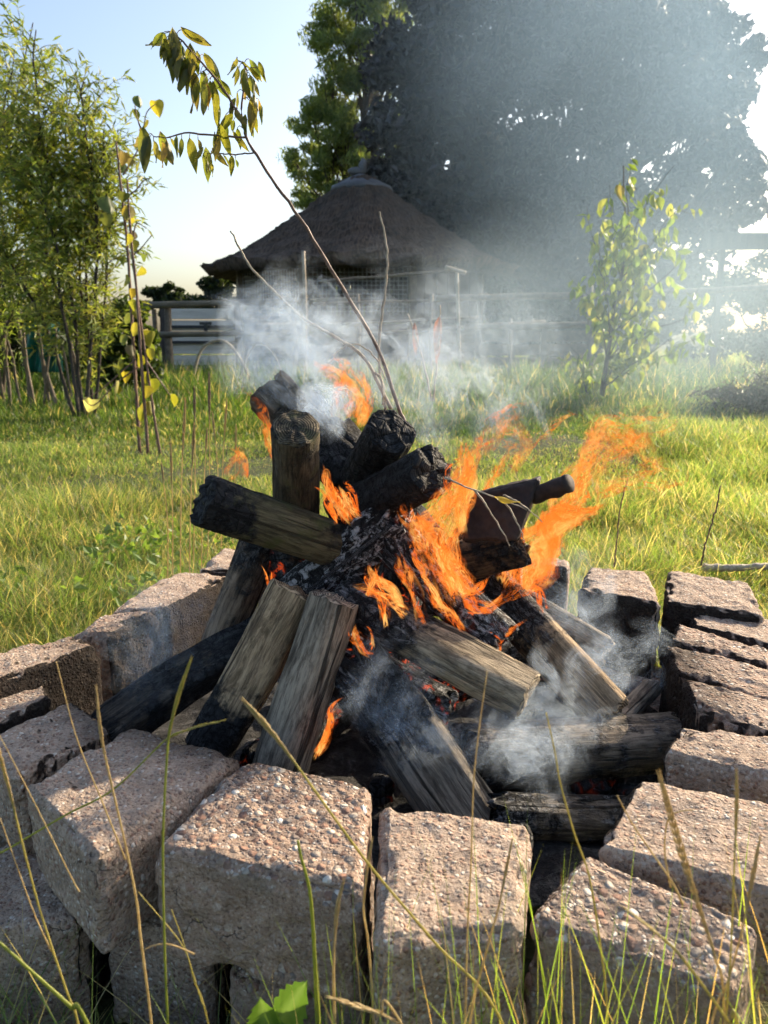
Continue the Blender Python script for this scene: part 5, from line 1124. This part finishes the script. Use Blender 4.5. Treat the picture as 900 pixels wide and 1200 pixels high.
# ------------------------------------------------------------------ smoke
def smoke(name, c, s, mat, rot=(0, 0, 0)):
    V, F4, F3 = sphere((0, 0, 0), 1, 24, 14); me = raw_mesh(name, V, [F4, F3], mats=[mat]); o = bpy.data.objects.new(name, me); COL.objects.link(o)
    o.location = c; o.scale = s; o.rotation_euler = rot; o['kind'] = 'stuff'; return o
def along(a, b, w, mat, name='smoke', th=None):
    a, b = Vector(a), Vector(b); d = b - a; q = d.to_track_quat('Z', 'Y'); o = smoke(name, (a + b) / 2, (w, th or w, d.length / 2), mat); o.rotation_euler = q.to_euler(); return o
BLUE = (.50, .74, 1.0)
def soft_mat(name, dens, scale, color, aniso, step, lo=.30, hi=.72):
    m, nt, out = newmat(name); oc = nd(nt, 'TexCoord', out=3); pos = nd(nt, 'NewGeometry', out=0)
    f = smap(nt, mth(nt, 'SUBTRACT', 1.0, nd(nt, 'VectorMath', {0: oc}, out=1, operation='LENGTH')), 0, .75)
    n = noise(nt, pos, scale, 3, .55, .6)
    d = mth(nt, 'MULTIPLY', smap(nt, mth(nt, 'ADD', n, mth(nt, 'MULTIPLY', mth(nt, 'SUBTRACT', f, 1.0), .35)), lo, hi), mth(nt, 'MULTIPLY', f, dens))
    nt.links.new(nd(nt, 'VolumePrincipled', {'Color': color, 'Density': d, 'Anisotropy': aniso}), out.inputs[1]); m.cycles.volume_step_rate = step; return m
M_PLUME = soft_mat('drifting smoke', .040, .30, BLUE, .45, 1.0, .12, .80)
M_LOW = soft_mat('low smoke', .135, .55, (.62, .82, .98), .4, 1.0, .18, .8)
smoke('smoke', (3.4, 11.5, 3.6), (5.2, 7.0, 5.2), M_PLUME)
smoke('smoke', (5.0, 13.0, 6.5), (5.6, 6.0, 5.0), M_PLUME)
smoke('smoke', (2.6, 8.0, 1.0), (3.8, 5.0, 1.7), M_LOW, (0, 0, -.25))
along(P(440, 490, 2.0), P(640, 430, 6), .6, M_LOW)
along(P(500, 480, 1.9), P(600, 300, 6), .55, M_LOW)

def wisp_mat():
    """threads of smoke: rolled-up sheets that scatter the light from both sides"""
    m, nt, out = newmat('smoke wisp'); uv = nd(nt, 'UVMap', uv_map='uv'); t = attr(nt, 't', 2); dens = attr(nt, 'dens', 2); ed = attr(nt, 'edge', 2); r = nd(nt, 'ObjectInfo', out=5)
    v = nd(nt, 'VectorMath', {0: uv, 1: nd(nt, 'CombineXYZ', {0: mth(nt, 'MULTIPLY', r, 3), 1: mth(nt, 'MULTIPLY', r, 7), 2: r})}, operation='ADD')
    n = noise(nt, scl(nt, v, (38, 15, 1)), 1, 4, .55, 2.6); n2 = noise(nt, scl(nt, v, (16, 9, 1)), 1, 4, .6, 1.2)
    rid = mth(nt, 'POWER', mth(nt, 'SUBTRACT', 1, mth(nt, 'ABSOLUTE', mth(nt, 'MULTIPLY', mth(nt, 'SUBTRACT', n, .5), 5.0)), clamp=True), 2.4)
    a = mth(nt, 'MULTIPLY', mth(nt, 'ADD', mth(nt, 'MULTIPLY', rid, .65), .22), smap(nt, n2, .38, .68))
    a = mth(nt, 'MULTIPLY', a, mth(nt, 'MULTIPLY', smap(nt, t, .45, 1.0, 1, 0), smap(nt, t, 0, .2)))
    a = mth(nt, 'MULTIPLY', mth(nt, 'MULTIPLY', a, smap(nt, ed, .55, 1.0, 1, 0)), dens, clamp=True)
    c = (.66, .78, .92, 1)
    b = nd(nt, 'MixShader', {0: .5, 1: nd(nt, 'BsdfDiffuse', {0: c}), 2: nd(nt, 'BsdfTranslucent', {0: c})})
    nt.links.new(nd(nt, 'MixShader', {0: a, 1: nd(nt, 'BsdfTransparent'), 2: b}), out.inputs[0]); return m
M_WISP = wisp_mat()
def wisp(Y, strands, dens, copies=4, jit=14, turb=2.2, Yj=.05):
    mb_o = []
    for st in strands:
        for k in range(copies):
            _fs[0] += 1; rr = random.Random(_fs[0]); p = [(a + rr.gauss(0, jit) * (.3 + i / len(st)), b + rr.gauss(0, jit * .6), c * rr.uniform(.5, 1.2)) for i, (a, b, c) in enumerate(st)]
            me = tongue_mesh(p, Y + rr.gauss(0, Yj), dens * rr.uniform(.6, 1.3), _fs[0], turb=turb, m=40, n=18); me.name = 'smoke'; me.materials[0] = M_WISP; mb_o.append(me)
    # one mesh for the whole wisp
    V, F, U, A, n = [], [], [], {'t': [], 'dens': [], 'edge': []}, 0
    for me in mb_o:
        nv = len(me.vertices); co = np.zeros(nv * 3, np.float32); me.vertices.foreach_get('co', co); V.append(co.reshape(-1, 3))
        lv = np.zeros(len(me.loops), np.int32); me.loops.foreach_get('vertex_index', lv); F.append(lv.reshape(-1, 4) + n)
        lu = np.zeros(len(me.loops) * 2, np.float32); me.uv_layers[0].data.foreach_get('uv', lu); u = np.zeros((nv, 2), np.float32); u[lv] = lu.reshape(-1, 2); U.append(u + len(U) * 1.7)
        for key in A:
            q = np.zeros(nv, np.float32); me.attributes[key].data.foreach_get('value', q); A[key].append(q)
        n += nv; bpy.data.meshes.remove(me)
    return solo('smoke', np.concatenate(V), [np.concatenate(F)], [M_WISP], kind='stuff', uv=np.concatenate(U), attrs={k: np.concatenate(q) for k, q in A.items()})
wisp(1.62, [[(395, 510, 40), (360, 460, 60), (320, 410, 90), (310, 370, 80), (350, 330, 60), (390, 300, 30)], [(390, 500, 40), (365, 440, 70), (350, 390, 90), (370, 350, 70), (400, 320, 40)], [(380, 480, 30), (330, 440, 60), (290, 400, 60), (300, 360, 40), (330, 340, 20)]], .27, 5, 18)
wisp(1.44, [[(400, 520, 30), (385, 495, 46), (370, 470, 44), (360, 440, 30)], [(390, 505, 30), (375, 480, 44), (362, 462, 30), (340, 440, 20)]], .55, 4, 8, 1.6, .03)
wisp(1.75, [[(440, 500, 60), (470, 450, 110), (500, 400, 140), (540, 350, 120), (560, 280, 80)], [(470, 490, 60), (520, 460, 130), (600, 430, 150), (690, 400, 120)], [(420, 480, 60), (430, 430, 90), (400, 390, 90), (430, 340, 60)]], .17, 4, 26, 2.6, .12)
wisp(1.40, [[(690, 830, 30), (720, 790, 50), (745, 770, 60), (760, 740, 40), (735, 725, 16)], [(700, 800, 30), (690, 770, 50), (720, 755, 40), (760, 765, 24)], [(650, 790, 30), (700, 790, 40), (740, 800, 40), (770, 790, 20)]], .26, 4, 16, 1.8, .04)
wisp(1.13, [[(595, 868, 16), (608, 838, 22), (618, 820, 30), (640, 818, 24), (665, 808, 12)], [(605, 850, 14), (616, 826, 22), (640, 828, 24), (660, 822, 10)], [(640, 830, 20), (650, 800, 30), (640, 770, 26), (660, 740, 14)]], .26, 3, 10, 1.2, .02)
wisp(1.10, [[(470, 900, 50), (500, 850, 80), (480, 800, 80), (510, 750, 50)], [(560, 900, 60), (600, 860, 80), (680, 850, 70), (720, 880, 40)], [(420, 860, 40), (440, 810, 60), (430, 760, 50), (470, 720, 30)], [(600, 930, 50), (640, 890, 70), (620, 850, 50), (660, 800, 30)]], .2, 4, 16, 2.0, .03)
wisp(1.36, [[(160, 820, 60), (190, 770, 90), (210, 720, 90), (250, 690, 60)], [(140, 800, 40), (170, 750, 70), (180, 710, 60), (160, 680, 40)]], .11, 4, 16, 2.0, .04)
wisp(1.52, [[(640, 730, 40), (680, 700, 60), (690, 660, 60), (730, 640, 40)], [(620, 760, 40), (660, 740, 60), (700, 730, 60), (740, 700, 40)]], .2, 4, 14, 2.0, .04)
